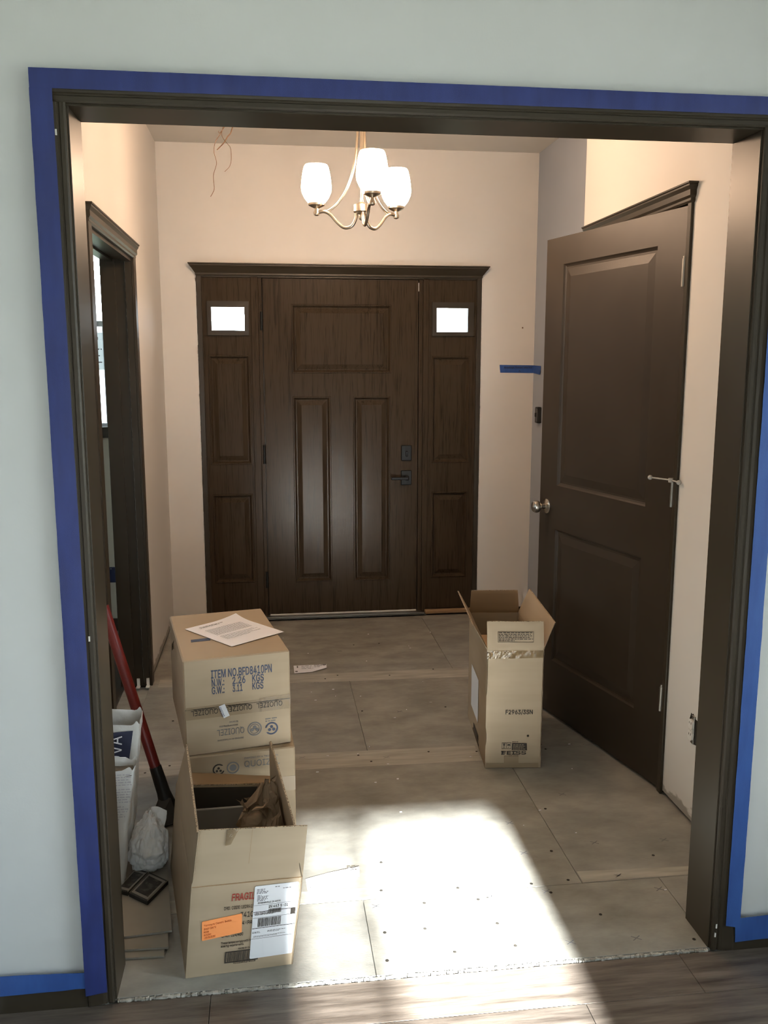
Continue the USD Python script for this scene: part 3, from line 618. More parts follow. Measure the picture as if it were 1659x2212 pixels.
for k in range(3):
    a = CPH + (k-1)*2*math.pi/3
    dr = np.array([math.sin(a), -math.cos(a), 0.0]); c = np.array([CX, CY, 0.0])
    def at(r, z): return c + dr*r + Z*z
    chd.part('arm', tube([at(0.022, HUBZ-0.014), at(0.026, HUBZ-0.040), at(0.044, HUBZ-0.066), at(0.075, HUBZ-0.070), at(0.105, HUBZ-0.048), at(0.132, HUBZ-0.018), at(0.160, HUBZ-0.004), at(CR, HUBZ-0.006)], 0.0068, 12, 8), 'brushed_nickel', True)
    chd.part('scroll_strap', tube([at(0.012, CEIL-0.03), at(0.014, 2.55), at(0.018, 2.42), at(0.030, 2.32), at(0.060, 2.235), at(0.100, 2.178), at(0.140, 2.150), at(0.168, HUBZ-0.002)], 0.0052, 10, 8), 'brushed_nickel', True)
    bl_ = trimesh.creation.icosphere(2, 0.0125); bl_.apply_scale([1, 1, 0.8]); bl_.apply_translation(at(CR, HUBZ-0.010)); chd.part('arm_knob', bl_, 'brushed_nickel', True)
    cup = chd.part('socket_cup', lathe([(0, HUBZ-0.018), (0.011, HUBZ-0.016), (0.013, HUBZ-0.006), (0.008, HUBZ+0.004), (0.009, HUBZ+0.010), (0.022, HUBZ+0.016), (0.033, HUBZ+0.022), (0.034, HUBZ+0.030), (0.010, HUBZ+0.031)], at(CR, 0), 28), 'brushed_nickel', 40)
    z0 = HUBZ+0.031
    chd.part('shade', lathe([(0.010, z0), (0.034, z0), (0.050, z0+0.020), (0.060, z0+0.042), (0.0625, z0+0.060), (0.060, z0+0.090), (0.055, z0+0.120), (0.050, z0+0.140), (0.045, z0+0.148), (0.041, z0+0.146), (0.047, z0+0.136), (0.055, z0+0.090), (0.0585, z0+0.060), (0.055, z0+0.040), (0.032, z0+0.006), (0.0, z0+0.004)], at(CR, 0), 36), 'shade_glass', True)

# hanging wires
def wire(pts, r, label):
    y = 2.45
    single('hanging_wire', tube(pts, r, 8, 6), 'wire_copper', label, 'wire', None, None, True)
W0 = np.array([-0.172, 2.40, CEIL])
def wp(*ps): return [W0 + np.array(p) for p in ps]
wire(wp((0, 0, 0), (0.004, 0, -0.06), (0.002, 0, -0.10), (-0.016, 0, -0.145), (-0.024, 0.004, -0.16), (-0.050, 0, -0.20), (-0.058, 0, -0.245), (-0.048, 0, -0.295), (-0.064, 0, -0.35), (-0.062, 0.004, -0.405), (-0.068, 0, -0.425), (-0.080, 0, -0.445)), 0.0014, 'long thin brown wire hanging lowest from the ceiling')
wire(wp((0.012, 0, 0), (0.026, 0.004, -0.09), (0.004, 0, -0.12), (-0.028, 0, -0.160), (-0.036, 0, -0.152)), 0.0013, 'short curled brown wire at the top of the hanging bunch')
wire(wp((-0.004, 0.01, 0), (-0.006, 0.01, -0.10), (-0.020, 0.01, -0.155), (-0.016, 0.01, -0.180), (0.004, 0.01, -0.205), (0.018, 0.008, -0.225), (0.020, 0.008, -0.27), (0.012, 0.008, -0.305), (-0.012, 0.008, -0.330)), 0.0012, 'curved brown wire ending right of the long hanging one')
wire(wp((0.030, 0.005, -0.0), (0.032, 0.005, -0.11), (0.022, 0.005, -0.155), (0.006, 0.005, -0.175), (-0.014, 0.004, -0.205), (-0.044, 0.004, -0.235)), 0.0024, 'thicker straight brown wire crossing the hanging bunch')

# ------------------------------------------------------------------ cartons
def P3(a, z): return np.array([a[0], a[1], z])
def unit(a): a = np.asarray(a, float); return a/np.linalg.norm(a)

def closed_carton(label, FL, ex, ey, z0, h, material):
    FL = np.array([FL[0], FL[1], 0.0]); ex = np.array([*ex, 0.0]); ey = np.array([*ey, 0.0])
    t = Thing('cardboard_box', label, 'cardboard box', FL + (ex+ey)/2 + Z*z0)
    lx, ly = np.linalg.norm(ex), np.linalg.norm(ey); U, W = ex/lx, ey/ly
    body = bx(0, lx, 0, ly, 0, h, 0.004)
    t.part('body', place(body, FL + Z*z0, U, W, Z), material)
    return t, FL + Z*z0, U, W, lx, ly
# lower carton (mostly hidden)
lb, o, U, W, lx, ly = closed_carton('plain carton under the stack, its printed front behind the open box', (-0.288, 0.715), (0.348, 0.043), (-0.030, 0.52), 0.0, 0.291, 'cardboard')
nf = -W
fp = lambda x, z, d=0.0005: o + U*x + Z*z + nf*d
lb.part('packing_strip', place(bx(0.0, lx, 0.14, 0.19, 0, 0.0006), fp(0, 0, 0.0), U, Z, nf), 'brown_tape')
lb.part('lettering', text('QUOIZEL', 0.021, fp(0.185, 0.238), U, Z, nf, 0.115), 'ink_grey')
lb.part('lettering', text('INSPIRED BY A TRADITION', 0.0062, fp(0.185, 0.266), U, Z, nf, 0.11), 'ink_grey')
lb.part('emblem', place(extr(sg.Point(0, 0).buffer(0.019, 24).difference(sg.Point(0, 0).buffer(0.0145, 24)).difference(rect(0.006, 0.03, -0.006, 0.012)).union(sg.Point(0, 0.004).buffer(0.004)).union(sg.Point(-0.006, -0.005).buffer(0.004)).union(sg.Point(0.006, -0.005).buffer(0.004)), 0.0006), fp(0.102, 0.240), U, Z, nf), 'ink_black')
lb.part('emblem', place(extr(sg.Point(0, 0).buffer(0.020, 24).difference(sg.Point(0, 0).buffer(0.0165, 24)).union(sg.Point(0, 0).buffer(0.011, 10)), 0.0006), fp(0.148, 0.241), U, Z, nf), 'ink_grey')
# upper carton
ub, o, U, W, lx, ly = closed_carton('carton on top of the stack with the item number in blue', (-0.287, 0.720), (0.336, 0.068), (-0.096, 0.524), 0.2915, 0.3195, 'cardboard_light')
nf = -W
fp = lambda x, z, d=0.0005: o + U*x + Z*z + nf*d
HB = 0.3195; SE = 0.156
ub.part('flap_seam', place(bx(0.002, lx-0.002, SE-0.0012, SE+0.0012, 0, 0.0006), fp(0, 0, 0.0), U, Z, nf), 'ink_black')
ub.part('packing_strip', place(bx(0.004, lx*0.72, SE-0.034, SE+0.008, 0, 0.0006), fp(0, 0, 0.0), U, Z, nf), 'brown_tape')
ub.part('clear_tape', quadplate([fp(lx*0.70, SE-0.034, .0012), fp(lx, SE-0.034, .0012), fp(lx, SE+0.016, .0012), fp(lx*0.70, SE+0.012, .0012)], 0.0003, (20, 6), 0.0005, 9, 60), 'packing_tape')
for s, h, x, z, w in (('ITEM NO.BFD8410PN', 0.026, 0.087, 0.2535, 0.196), ('N.W.:', 0.023, 0.088, 0.2270, 0.040), ('2.26', 0.023, 0.154, 0.2270, 0.042), ('KGS', 0.023, 0.218, 0.2270, 0.038), ('G.W.:', 0.023, 0.088, 0.2010, 0.040), ('3.11', 0.023, 0.154, 0.2010, 0.032), ('KGS', 0.023, 0.218, 0.2010, 0.036)):
    ub.part('lettering', text(s, h, fp(x, z), U, Z, nf, w, bold=True), 'ink_blue')
for x in (0.105, 0.215, 0.315):     # upside-down words along the tape
    ub.part('lettering', text('QUOIZEL', 0.017, fp(x, SE-0.004, .0012), -U, -Z, nf, 0.085), 'ink_black')
    ub.part('lettering', text('Distinctive lighting since 1930', 0.005, fp(x-0.012, SE+0.001, .0012), -U, -Z, nf, 0.065), 'ink_black')
ub.part('lettering', text('QUOIZEL', 0.021, fp(0.188, 0.078), -U, -Z, nf, 0.088), 'ink_grey')
for (s, x, z, w) in (('distinctive lighting since', 0.168, 0.090, 0.06), ('INSPIRED BY A TRADITION', 0.186, 0.044, 0.085), ('WWW', 0.170, 0.102, 0.03)):
    ub.part('lettering', text(s, 0.005, fp(x, z), -U, -Z, nf, w), 'ink_grey')
ub.part('emblem', place(extr(sg.Point(0, 0).buffer(0.0235, 28).difference(sg.Point(0, 0).buffer(0.020, 28)).union(sg.Point(0, 0).buffer(0.0165, 28).difference(sg.Point(0, 0).buffer(0.0145, 28))).union(sg.Point(0, 0.005).buffer(0.006)).union(sg.Point(-0.008, -0.003).buffer(0.005)).union(sg.Point(0.008, -0.003).buffer(0.005)), 0.0006), fp(0.222, 0.066), U, Z, nf), 'ink_grey')
ub.part('emblem', place(extr(sg.Point(0, 0).buffer(0.0215, 28).difference(sg.Point(0, 0).buffer(0.0165, 28)).difference(rect(-0.03, -0.012, -0.012, 0.004)).union(sg.Point(0, 0.006).buffer(0.005)).union(sg.Point(-0.007, -0.004).buffer(0.005)).union(sg.Point(0.007, -0.004).buffer(0.005)), 0.0006), fp(0.278, 0.060), U, Z, nf), 'ink_blue')
ub.part('lettering', print_lines([.042, .036], fp(0.258, 0.096), U, Z, nf, 0.005, 0.008, 2), 'ink_grey')
st_ = ub.part('small_sticker', place(extr(rect(-0.010, 0.010, -0.022, 0.022), 0.0008), fp(0.125, SE-0.016, .0016), unit(U*0.94 + Z*0.34), unit(Z*0.94 - U*0.34), nf), 'label_white', label='small white barcode sticker across the tape')
ub.part('sticker_print', text('D01860', 0.009, fp(0.126, SE-0.032, .0026), unit(Z*0.94 - U*0.34), unit(-U*0.94 - Z*0.34), nf, 0.034), 'ink_blue', parent=st_)
# left face scuffs and torn tape
lf = -U
ub.part('torn_tape', quadplate([o + W*0.30 + Z*0.262 + lf*0.012, o + W*0.33 + Z*0.258 + lf*0.001, o + W*0.33 + Z*0.292 + lf*0.001, o + W*0.30 + Z*0.288 + lf*0.010], 0.0005, (5, 5), 0.004, 3, 60), 'packing_tape')
# paper and tape on top
zt = 0.2915 + HB
pc = [np.array([-0.1397, 0.8449, zt+0.0022]), np.array([0.0348, 0.9826, zt+0.004]), np.array([-0.1383, 1.2030, zt+0.003]), np.array([-0.3112, 1.0647, zt+0.0022])]
pa = Thing('invoice_sheet', 'white printed sheet of paper lying on the top carton', 'paper', (-0.138, 1.02, zt))
v, f = quadplate(pc, 0.0003, (18, 18), 0.0, 3)
lift = np.clip(((v[:, :2] - np.array([-0.13, 1.13])) @ unit([0.0, 1.0])[:2])/0.08, 0, 1); v[:, 2] += 0.014*lift**2 + 0.0006*meshkit.noise(v*40, 3)
pa.part('sheet', (v, f), 'paper_white', True)
pu, pv = unit(pc[1]-pc[0]), unit(pc[3]-pc[0]); pn = np.cross(pu, pv)
# text reads with its head towards the far corner
tu, tv = -pv, pu
tb = pc[3] + pn*0.0022
pa.part('letter_head', text('INVOICE', 0.009, tb + tu*0.03 + tv*0.020, unit(pv)*-1, pu, pn, 0.05) if False else print_lines([.10, .08], pc[3] - pv*0.030 + pu*0.040 + pn*0.002, unit(pu), unit(pv), pn, 0.005, 0.008, 7), 'ink_grey')
pa.part('table_lines', print_lines([.15]*9, pc[3] - pv*0.075 + pu*0.035 + pn*0.002, unit(pu), unit(pv), pn, 0.0032, 0.0085, 8), 'ink_faint')
pa.part('table_lines', print_lines([.14, .15, .12, .15, .1], pc[3] - pv*0.165 + pu*0.035 + pn*0.002, unit(pu), unit(pv), pn, 0.0032, 0.0095, 9), 'ink_faint')
single('masking_tape', quadplate([(-0.277, 0.913, zt+0.0012), (-0.214, 0.927, zt+0.0012), (-0.216, 0.957, zt+0.0012), (-0.280, 0.939, zt+0.0012)], 0.0005, (8, 3), 0.0003, 8, 40), 'ink_blue', 'short faded blue tape strip on the top carton beside the paper', 'tape')

# open carton in front -----------------------------------------------------------
bFL, bFR, bBR, bBL = (-0.2402, 0.052), (0.0298, 0.0730), (-0.048, 0.585), (-0.333, 0.575)
tz = 0.250
tFL, tFR, tBR, tBL = (-0.2175, 0.052), (0.0593, 0.0640), (-0.018, 0.585), (-0.310, 0.608)
ob3 = Thing('cardboard_box', 'open carton in front with upright flaps and shipping label', 'cardboard box', (-0.14, 0.32, 0))
T = 0.004
b = [P3(q, 0.001) for q in (bFL, bFR, bBR, bBL)]; t4 = [P3(q, tz) for q in (tFL, tFR, tBR, tBL)]
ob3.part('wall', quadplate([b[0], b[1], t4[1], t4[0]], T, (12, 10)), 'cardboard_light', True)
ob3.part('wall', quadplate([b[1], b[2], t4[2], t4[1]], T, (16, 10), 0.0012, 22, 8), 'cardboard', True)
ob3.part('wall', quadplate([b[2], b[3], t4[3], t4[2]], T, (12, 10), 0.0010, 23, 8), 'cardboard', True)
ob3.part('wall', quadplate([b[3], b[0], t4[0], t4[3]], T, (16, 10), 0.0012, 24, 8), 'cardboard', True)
ob3.part('bottom', quadplate([b[0]+Z*0.004, b[1]+Z*0.004, b[2]+Z*0.004, b[3]+Z*0.004], 0.004), 'cardboard')
f0, f1 = np.array([-0.1994, 0.090, 0.380]), np.array([0.0737, 0.079, 0.380])
ob3.part('front_flap', quadplate([t4[0], t4[1], f1, f0], T, (14, 8), 0.0016, 25, 9), 'cardboard_light', True)
l0, l1 = np.array([-0.1995, 0.082, 0.380]), np.array([-0.2735, 0.612, 0.380])
ob3.part('side_flap', quadplate([t4[3], t4[0], l0, l1], T, (16, 8), 0.002, 26, 8), 'cardboard', True)
r0, r1 = np.array([0.0425, 0.081, 0.380]), np.array([-0.017, 0.600, 0.382])
ob3.part('side_flap', quadplate([t4[1], t4[2], r1, r0], T, (16, 8), 0.002, 27, 8), 'cardboard', True)
k0, k1 = np.array([-0.306, 0.700, 0.246]), np.array([-0.020, 0.705, 0.215])
ob3.part('back_flap', quadplate([t4[2], t4[3], k0, k1], T, (14, 8), 0.002, 28, 8), 'cardboard_inside', True)
for (a, c_) in ((l0, l1), (r1, r0), (f0, f1), (t4[3], t4[2])):
    d = unit(np.cross(c_-a, Z))
    ob3.part('corrugated_edge', quadplate([a - d*0.0018 + Z*0.0006, c_ - d*0.0018 + Z*0.0006, c_ + d*0.0018 + Z*0.0006, a + d*0.0018 + Z*0.0006], 0.0012, (30, 1), 0.0006, 29, 60), 'corrugated_edge')
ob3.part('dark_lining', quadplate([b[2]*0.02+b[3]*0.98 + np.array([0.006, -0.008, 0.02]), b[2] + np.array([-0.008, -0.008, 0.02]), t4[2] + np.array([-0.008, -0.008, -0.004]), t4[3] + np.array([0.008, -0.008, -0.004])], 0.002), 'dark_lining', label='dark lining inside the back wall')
# print on the front
fo = b[0]; fu = unit(b[1]-b[0]); fv = unit(t4[0]-b[0]); fnn = unit(np.cross(fu, fv))
if fnn[1] > 0: fnn = -fnn
fq = lambda x, z, d=0.0012: fo + fu*x + fv*z + fnn*d
FW_, FH_ = np.linalg.norm(b[1]-b[0]), np.linalg.norm(t4[0]-b[0])
def stick(m):
    """lays flat print onto the slightly racked front face"""
    vv, f = V(m)
    vv, f = trimesh.remesh.subdivide_to_size(vv, f, 0.03, max_iter=12)
    M = np.linalg.inv(np.stack([fu, fv, fnn], 1)); l = (vv - fo) @ M.T
    a, c = l[:, :1]/FW_, l[:, 1:2]/FH_
    return (b[0]*(1-a) + b[1]*a)*(1-c) + (t4[0]*(1-a) + t4[1]*a)*c + fnn*l[:, 2:3], f
_part3 = ob3.part
ob3.part = lambda name, m, *a, **k: _part3(name, stick(m), *a, **k)
ob3.part('lettering', text('FRAGILE', 0.0185, fq(0.1005, 0.2030), fu, fv, fnn, 0.066, bold=True), 'ink_red')
for s, h, x, z, w in (('ORD. CODE: LED9A19/', 0.0088, 0.083, 0.1790, 0.077), ('7410', 0.0150, 0.125, 0.1535, 0.032), ('(4-PACK)', 0.0105, 0.128, 0.1330, 0.044), ('C/NO.', 0.0080, 0.082, 0.1030, 0.020), ('124/400', 0.0080, 0.106, 0.1030, 0.030),
                       ('These lamps comply with federal', 0.0060, 0.082, 0.0840, 0.090), ('labeling requirements.', 0.0060, 0.082, 0.0755, 0.058), ('MADE IN CHINA', 0.0045, 0.127, 0.0640, 0.040), ('4012345276108', 0.0048, 0.117, 0.0245, 0.056)):
    ob3.part('lettering', text(s, h, fq(x, z), fu, fv, fnn, w), 'ink_black')
ob3.part('barcode', cat(barcode(0.078, 0.026, fq(0.0975, 0.032), fu, fv, fnn, 4), place(extr(rect(0, 0.084, 0, 0.032).difference(rect(0.0025, 0.0815, 0.0025, 0.0295)), 0.0005), fq(0.0945, 0.029), fu, fv, fnn)), 'ink_black')
lab = ob3.part('shipping_label', place(extr(rect(0.004, 0.104, 0.004, 0.200).buffer(0.004), 0.0008), fq(0.157, 0.033, .0016), unit(fu*0.997+fv*0.02), unit(fv*0.999-fu*0.012), fnn), 'label_white', label='white shipping label with address and barcodes')
lu, lv = unit(fu*0.997+fv*0.02), unit(fv*0.999-fu*0.012); lo = fq(0.157, 0.033, .0026)
lq = lambda x, z: lo + lu*x + lv*z
ob3.part('fine_print', cat(print_lines([.020, .018, .028, .026], lq(0.006, 0.195), lu, lv, fnn, 0.0028, 0.0036, 11), print_lines([.010, .028, .024, .026, .02], lq(0.008, 0.178), lu, lv, fnn, 0.0028, 0.0036, 12),
         print_lines([.012], lq(0.05, 0.198), lu, lv, fnn, 0.003, 0.004, 13), print_lines([.02], lq(0.07, 0.192), lu, lv, fnn, 0.0028, 0.004, 14), print_lines([.05], lq(0.006, 0.124), lu, lv, fnn, 0.0022, 0.003, 15),
         print_lines([.018, .02], lq(0.002, 0.076), lu, lv, fnn, 0.002, 0.003, 16), print_lines([.045, .03], lq(0.040, 0.076), lu, lv, fnn, 0.002, 0.003, 17), print_lines([.08, .06], lq(0.006, 0.064), lu, lv, fnn, 0.0015, 0.0026, 18)), 'ink_grey', parent=lab)
ob3.part('lettering', text('SCHERERVILLE  IN 46375', 0.0042, lq(0.010, 0.1545), lu, lv, fnn, 0.056), 'ink_black', parent=lab)
ob3.part('lettering', text('IN 463 5-01', 0.0072, lq(0.038, 0.1395), lu, lv, fnn, 0.048), 'ink_black', parent=lab)
ob3.part('lettering', text('UPS GROUND', 0.0058, lq(0.004, 0.1235), lu, lv, fnn, 0.040), 'ink_black', parent=lab)
ob3.part('barcode', barcode(0.032, 0.012, lq(0.038, 0.1245), lu, lv, fnn, 5), 'ink_black', parent=lab)
ob3.part('barcode', barcode(0.058, 0.024, lq(0.014, 0.0890), lu, lv, fnn, 6), 'ink_black', parent=lab)
ob3.part('rule_lines', cat(*[place(extr(rect(0.001, 0.107, z, z+w), 0.0004), lo, lu, lv, fnn) for z, w in ((0.1500, .0004), (0.1310, .0012), (0.1145, .0004), (0.0850, .0012), (0.0560, .0005))], place(extr(rect(0.094, 0.106, 0.1150, 0.1310), 0.0005), lo, lu, lv, fnn)), 'ink_black', parent=lab)
osk = ob3.part('orange_sticker', place(extr(rect(0.003, 0.096, 0.003, 0.050).buffer(0.003), 0.0008), fq(0.0345, 0.1010, .0016), unit(fu*0.985+fv*0.115), unit(fv*0.985-fu*0.06), fnn), 'label_orange', label='bright orange address sticker')
ou, ov = unit(fu*0.985+fv*0.115), unit(fv*0.985-fu*0.06); oo = fq(0.0345, 0.1010, .0026)
for s, x, z, w in (("Tommy's Classic Builds", 0.005, 0.0385, 0.068), ('SHIP DATE', 0.005, 0.0290, 0.030), ('P/O#', 0.005, 0.0200, 0.012), ('ROOM:', 0.005, 0.0120, 0.018), ('JOB BUILDS', 0.005, 0.0045, 0.028)):
    ob3.part('lettering', text(s, 0.0048, oo + ou*x + ov*z, ou, ov, fnn, w), 'ink_orange', parent=osk)
ob3.part = _part3
fpu, fpv = unit(f1-f0), unit(f0-t4[0]); fpn = unit(np.cross(fpu, fpv)); fpn = fpn if fpn[1] < 0 else -fpn
ob3.part('torn_tape', quadplate([f0 + fpu*0.072 - fpv*0.040 + fpn*0.003, f0 + fpu*0.086 - fpv*0.036 + fpn*0.006, f0 + fpu*0.102 + fpn*0.003, f0 + fpu*0.073 + fpn*0.003], 0.0004, (6, 6), 0.003, 31, 60), 'packing_tape')
ob3.part('flap_crease', place(extr(rect(-0.0004, 0.0004, -0.085, -0.002), 0.0004), f0 + fpu*0.136 + fpn*0.0022, fpu, fpv, fpn), 'cardboard_inside')
ob3.part('fold_crease', tube([t4[0] + np.array([0.002, -0.0002, 0]), t4[1] + np.array([-0.002, -0.0002, 0])], 0.0013, 6, 1), 'cardboard_inside', True)
# what is in it
single('card_panel', place(bx(0, 0.208, 0, 0.010, 0, 0.200, 0.002), (-0.268, 0.530, 0.006), unit([1, 0.03, 0]), unit([-0.03, 1, 0]), Z), 'grey_card', 'grey card panel standing inside the open front box', 'card')
def crumple(c, size, seed, n=26):
    c = np.asarray(c, float); g_ = np.linspace(-1, 1, n); a, bb = np.meshgrid(g_, g_, indexing='ij')
    p = np.stack([a*size[0], bb*size[1], np.zeros_like(a)], -1).reshape(-1, 3)
    nz = meshkit.noise(p*22 + seed, seed); nz2 = meshkit.noise(p*48 + seed, seed+5)
    p[:, 2] = (np.abs(nz-0.5)*2.2 + np.abs(nz2-0.5)*0.9)*size[2]
    p[:, 0] += (meshkit.noise(p*30+9, seed+2)-0.5)*size[2]; p[:, 1] += (meshkit.noise(p*30+19, seed+3)-0.5)*size[2]
    ii = np.arange(n*n).reshape(n, n); f = np.vstack([np.stack([ii[:-1, :-1], ii[1:, :-1], ii[1:, 1:]], -1).reshape(-1, 3), np.stack([ii[:-1, :-1], ii[1:, 1:], ii[:-1, 1:]], -1).reshape(-1, 3)])
    return p, f
kv, kf = crumple((0, 0, 0), (0.062, 0.120, 0.075), 41)
ax = unit([0.85, -0.1, 0.6]); ay = unit(np.cross([0.0, -0.72, 0.7], ax)); ay = unit([-0.1, 0.72, 0.62]); az = unit(np.cross(ax, ay))
kraft = place((kv, kf), (-0.012, 0.335, 0.235), ax, ay, az)
kv2 = kraft[0]; kv2[:, 0] = np.minimum(kv2[:, 0], 0.036 - 0.12*(kv2[:, 1]-0.08)); kv2[:, 2] = np.clip(kv2[:, 2], 0.02, 0.37); kv2[:, 1] = np.clip(kv2[:, 1], 0.10, 0.475)
single('packing_paper', (kv2, kraft[1]), 'kraft_paper', 'crumpled brown packing paper inside the open front box', 'paper')

# right carton ------------------------------------------------------------------
qFL, qFR = np.array([0.7936, 1.118, 0.0]), np.array([1.0068, 1.0948, 0.0])
qe = np.array([0.048, 0.515, 0.0]); HQ = 0.472
rb = Thing('cardboard_box', 'tall open carton standing beside the closet door', 'cardboard box', (0.92, 1.36, 0))
q = [qFL, qFR, qFR+qe, qFL+qe]; tq = [p + Z*HQ for p in q]; q = [p + Z*0.001 for p in q]
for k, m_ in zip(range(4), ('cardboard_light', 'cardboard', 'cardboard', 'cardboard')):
    j = (k+1) % 4
    rb.part('wall', quadplate([q[k], q[j], tq[j], tq[k]], T, (10, 14), 0.0003, 50+k, 8), m_, True)
rb.part('bottom', quadplate([p + Z*0.004 for p in q], 0.004), 'cardboard')
qu, qw = unit(qFR-qFL), unit(qe)
c0, c1 = tq[0], tq[1]
fl0, fl1 = c0 + qu*0.0 + Z*0.105 + qw*0.020, c1 + Z*0.103 + qw*0.022
rb.part('front_flap', quadplate([c0, c1, fl1, fl0], T, (10, 6), 0.001, 55, 9), 'cardboard_light', True)
bk0, bk1 = tq[3] + Z*0.100 - qw*0.012 + qu*0.004, tq[2] + Z*0.100 - qw*0.012 - qu*0.010
rb.part('back_flap', quadplate([tq[2], tq[3], bk0, bk1], T, (10, 6), 0.001, 56, 9), 'cardboard_inside', True)
lt0, lt1 = tq[0] + np.array([-0.050, 0.030, 0.090]), tq[3] + np.array([-0.055, -0.01, 0.098])
rb.part('side_flap', quadplate([tq[3], tq[0], lt0, lt1], T, (14, 6), 0.0015, 57, 9), 'cardboard', True)
rt0, rt1 = tq[1] + np.array([0.044, 0.012, 0.100]), tq[2] + np.array([0.040, -0.02, 0.105])
rb.part('side_flap', quadplate([tq[1], tq[2], rt1, rt0], T, (14, 6), 0.0015, 58, 9), 'cardboard_light', True)
for (a, c_) in ((lt1, lt0), (rt0, rt1), (fl0, fl1), (bk1, bk0)):
    d = unit(np.cross(c_-a, Z))
    rb.part('corrugated_edge', quadplate([a - d*0.0018 + Z*0.0006, c_ - d*0.0018 + Z*0.0006, c_ + d*0.0018 + Z*0.0006, a + d*0.0018 + Z*0.0006], 0.0012, (20, 1), 0.0006, 59, 60), 'corrugated_edge')
rn = -qw; rq = lambda x, z, d=0.002: qFL + qu*x + Z*z + rn*d
rb.part('clear_tape', quadplate([rq(0.0, HQ-0.034, .003), rq(0.2145, HQ-0.030, .003), rq(0.2145, HQ-0.002, .003), rq(0.0, HQ-0.002, .003)], 0.0003, (30, 6), 0.0016, 60, 70), 'packing_tape')
rb.part('packing_strip', cat(place(extr(rect(0.004, 0.205, 0.0, 0.018), 0.0006), rq(0, 0.003), qu, Z, rn), place(extr(rect(0.072, 0.128, 0.018, 0.048), 0.0006), rq(0, 0.003), qu, Z, rn)), 'brown_tape')
rb.part('lettering', text('F2963/3SN', 0.0165, rq(0.074, 0.2190), qu, Z, rn, 0.104, bold=True), 'ink_black')
def slab_letters(s, h, w):
    m = V(meshkit.text_mesh(s, h, 0.0006, True)); return m
fe = place(slab_letters('FEISS', 0.0135, .1), (0, 0, 0), X, Y, Z); fw = fe[0][:, 0].max()-fe[0][:, 0].min()
ser = []
v_ = fe[0].copy(); v_[:, 0] = (v_[:, 0]-v_[:, 0].min())*0.094/fw
for xx, ww in ((0.000, 0.011), (0.021, 0.011), (0.0435, 0.011)):
    ser += [extr(rect(xx-0.002, xx+ww, 0.0, 0.0028), 0.0006), extr(rect(xx-0.002, xx+ww, 0.0107, 0.0135), 0.0006)]
rb.part('lettering', place(cat((v_, fe[1]), *ser), rq(0.063, 0.0560), qu, Z, rn), 'ink_black', label='bold serif brand lettering')
rb.part('lettering', text('EST. 1955', 0.0055, rq(0.090, 0.0470), qu, Z, rn, 0.036), 'ink_black')
rb.part('lettering', text('ROHS', 0.0045, rq(0.103, 0.1050), qu, Z, rn, 0.022), 'ink_black')
blk = rb.part('ink_block', place(extr(sg.Polygon([(0.101, 0.0740), (0.160, 0.0725), (0.158, 0.1015), (0.102, 0.1020)]), 0.0006), rq(0, 0), qu, Z, rn), 'ink_black')
rb.part('fine_print', print_lines([.042, .046, .04, .048], rq(0.106, 0.0965, .0027), qu, Z, rn, 0.0032, 0.0058, 19), 'cardboard', parent=blk, kind='stuff')
def icon(x, shape):
    fr_ = rect(0, 0.0165, 0, 0.0260).difference(rect(0.0012, 0.0153, 0.0012, 0.0248)).union(shape)
    return place(extr(fr_, 0.0006), rq(x, 0.0785), qu, Z, rn)
glass = sg.Polygon([(0.004, 0.022), (0.0125, 0.022), (0.0105, 0.013), (0.0092, 0.011), (0.0092, 0.006), (0.012, 0.004), (0.0045, 0.004), (0.0073, 0.006), (0.0073, 0.011), (0.006, 0.013)])
umb = sg.Point(0.00825, 0.014).buffer(0.006).intersection(rect(0, 0.02, 0.014, 0.03)).union(rect(0.0077, 0.0088, 0.006, 0.015)).union(rect(0.0050, 0.0088, 0.005, 0.0064))
rb.part('handling_symbol', icon(0.0630, glass), 'ink_black'); rb.part('handling_symbol', icon(0.0815, umb), 'ink_black')
rb.part('hand_hole', place(extr(sg.Point(0, 0).buffer(0.004, 10), 0.0006), rq(0.162, 0.1310), qu, Z, rn), 'hole_dark')
fzu, fzv = unit(fl1-fl0), unit(fl0-c0); fzn = unit(np.cross(fzu, fzv)); fzn = fzn if fzn[1] < 0 else -fzn
rb.part('notice_frame', place(extr(rect(0.040, 0.175, 0.030, 0.070).difference(rect(0.0411, 0.1739, 0.0311, 0.0689)), 0.0006), c0 + fzn*0.0022, fzu, fzv, fzn), 'ink_black')
rb.part('fine_print', print_lines([.128, .122, .126, .118, .13, .06], c0 + fzn*0.0022 + fzu*0.0435 + fzv*0.0672, fzu, fzv, fzn, 0.0040, 0.0060, 20), 'ink_black', kind='stuff')
ln_ = unit(np.cross(Z, qw)); ln_ = ln_ if ln_[0] < 0 else -ln_
rb.part('side_label', place(extr(rect(0.20, 0.40, 0.10, 0.28), 0.0006), qFL + ln_*0.002, qw, Z, ln_), 'label_white', label='white label on the shaded side')
rb.part('side_print', place(extr(rect(0.16, 0.34, 0.015, 0.022).union(rect(0.18, 0.32, 0.028, 0.052)), 0.0006), qFL + ln_*0.002, qw, Z, ln_), 'ink_black')
single('inner_carton', place(bx(0.010, 0.100, 0.010, 0.30, 0.01, 0.44, 0.003), qFL + Z*0.0, qu, qw, Z), 'cardboard_inside', 'brown inner carton inside the tall box beside the closet door', 'box')

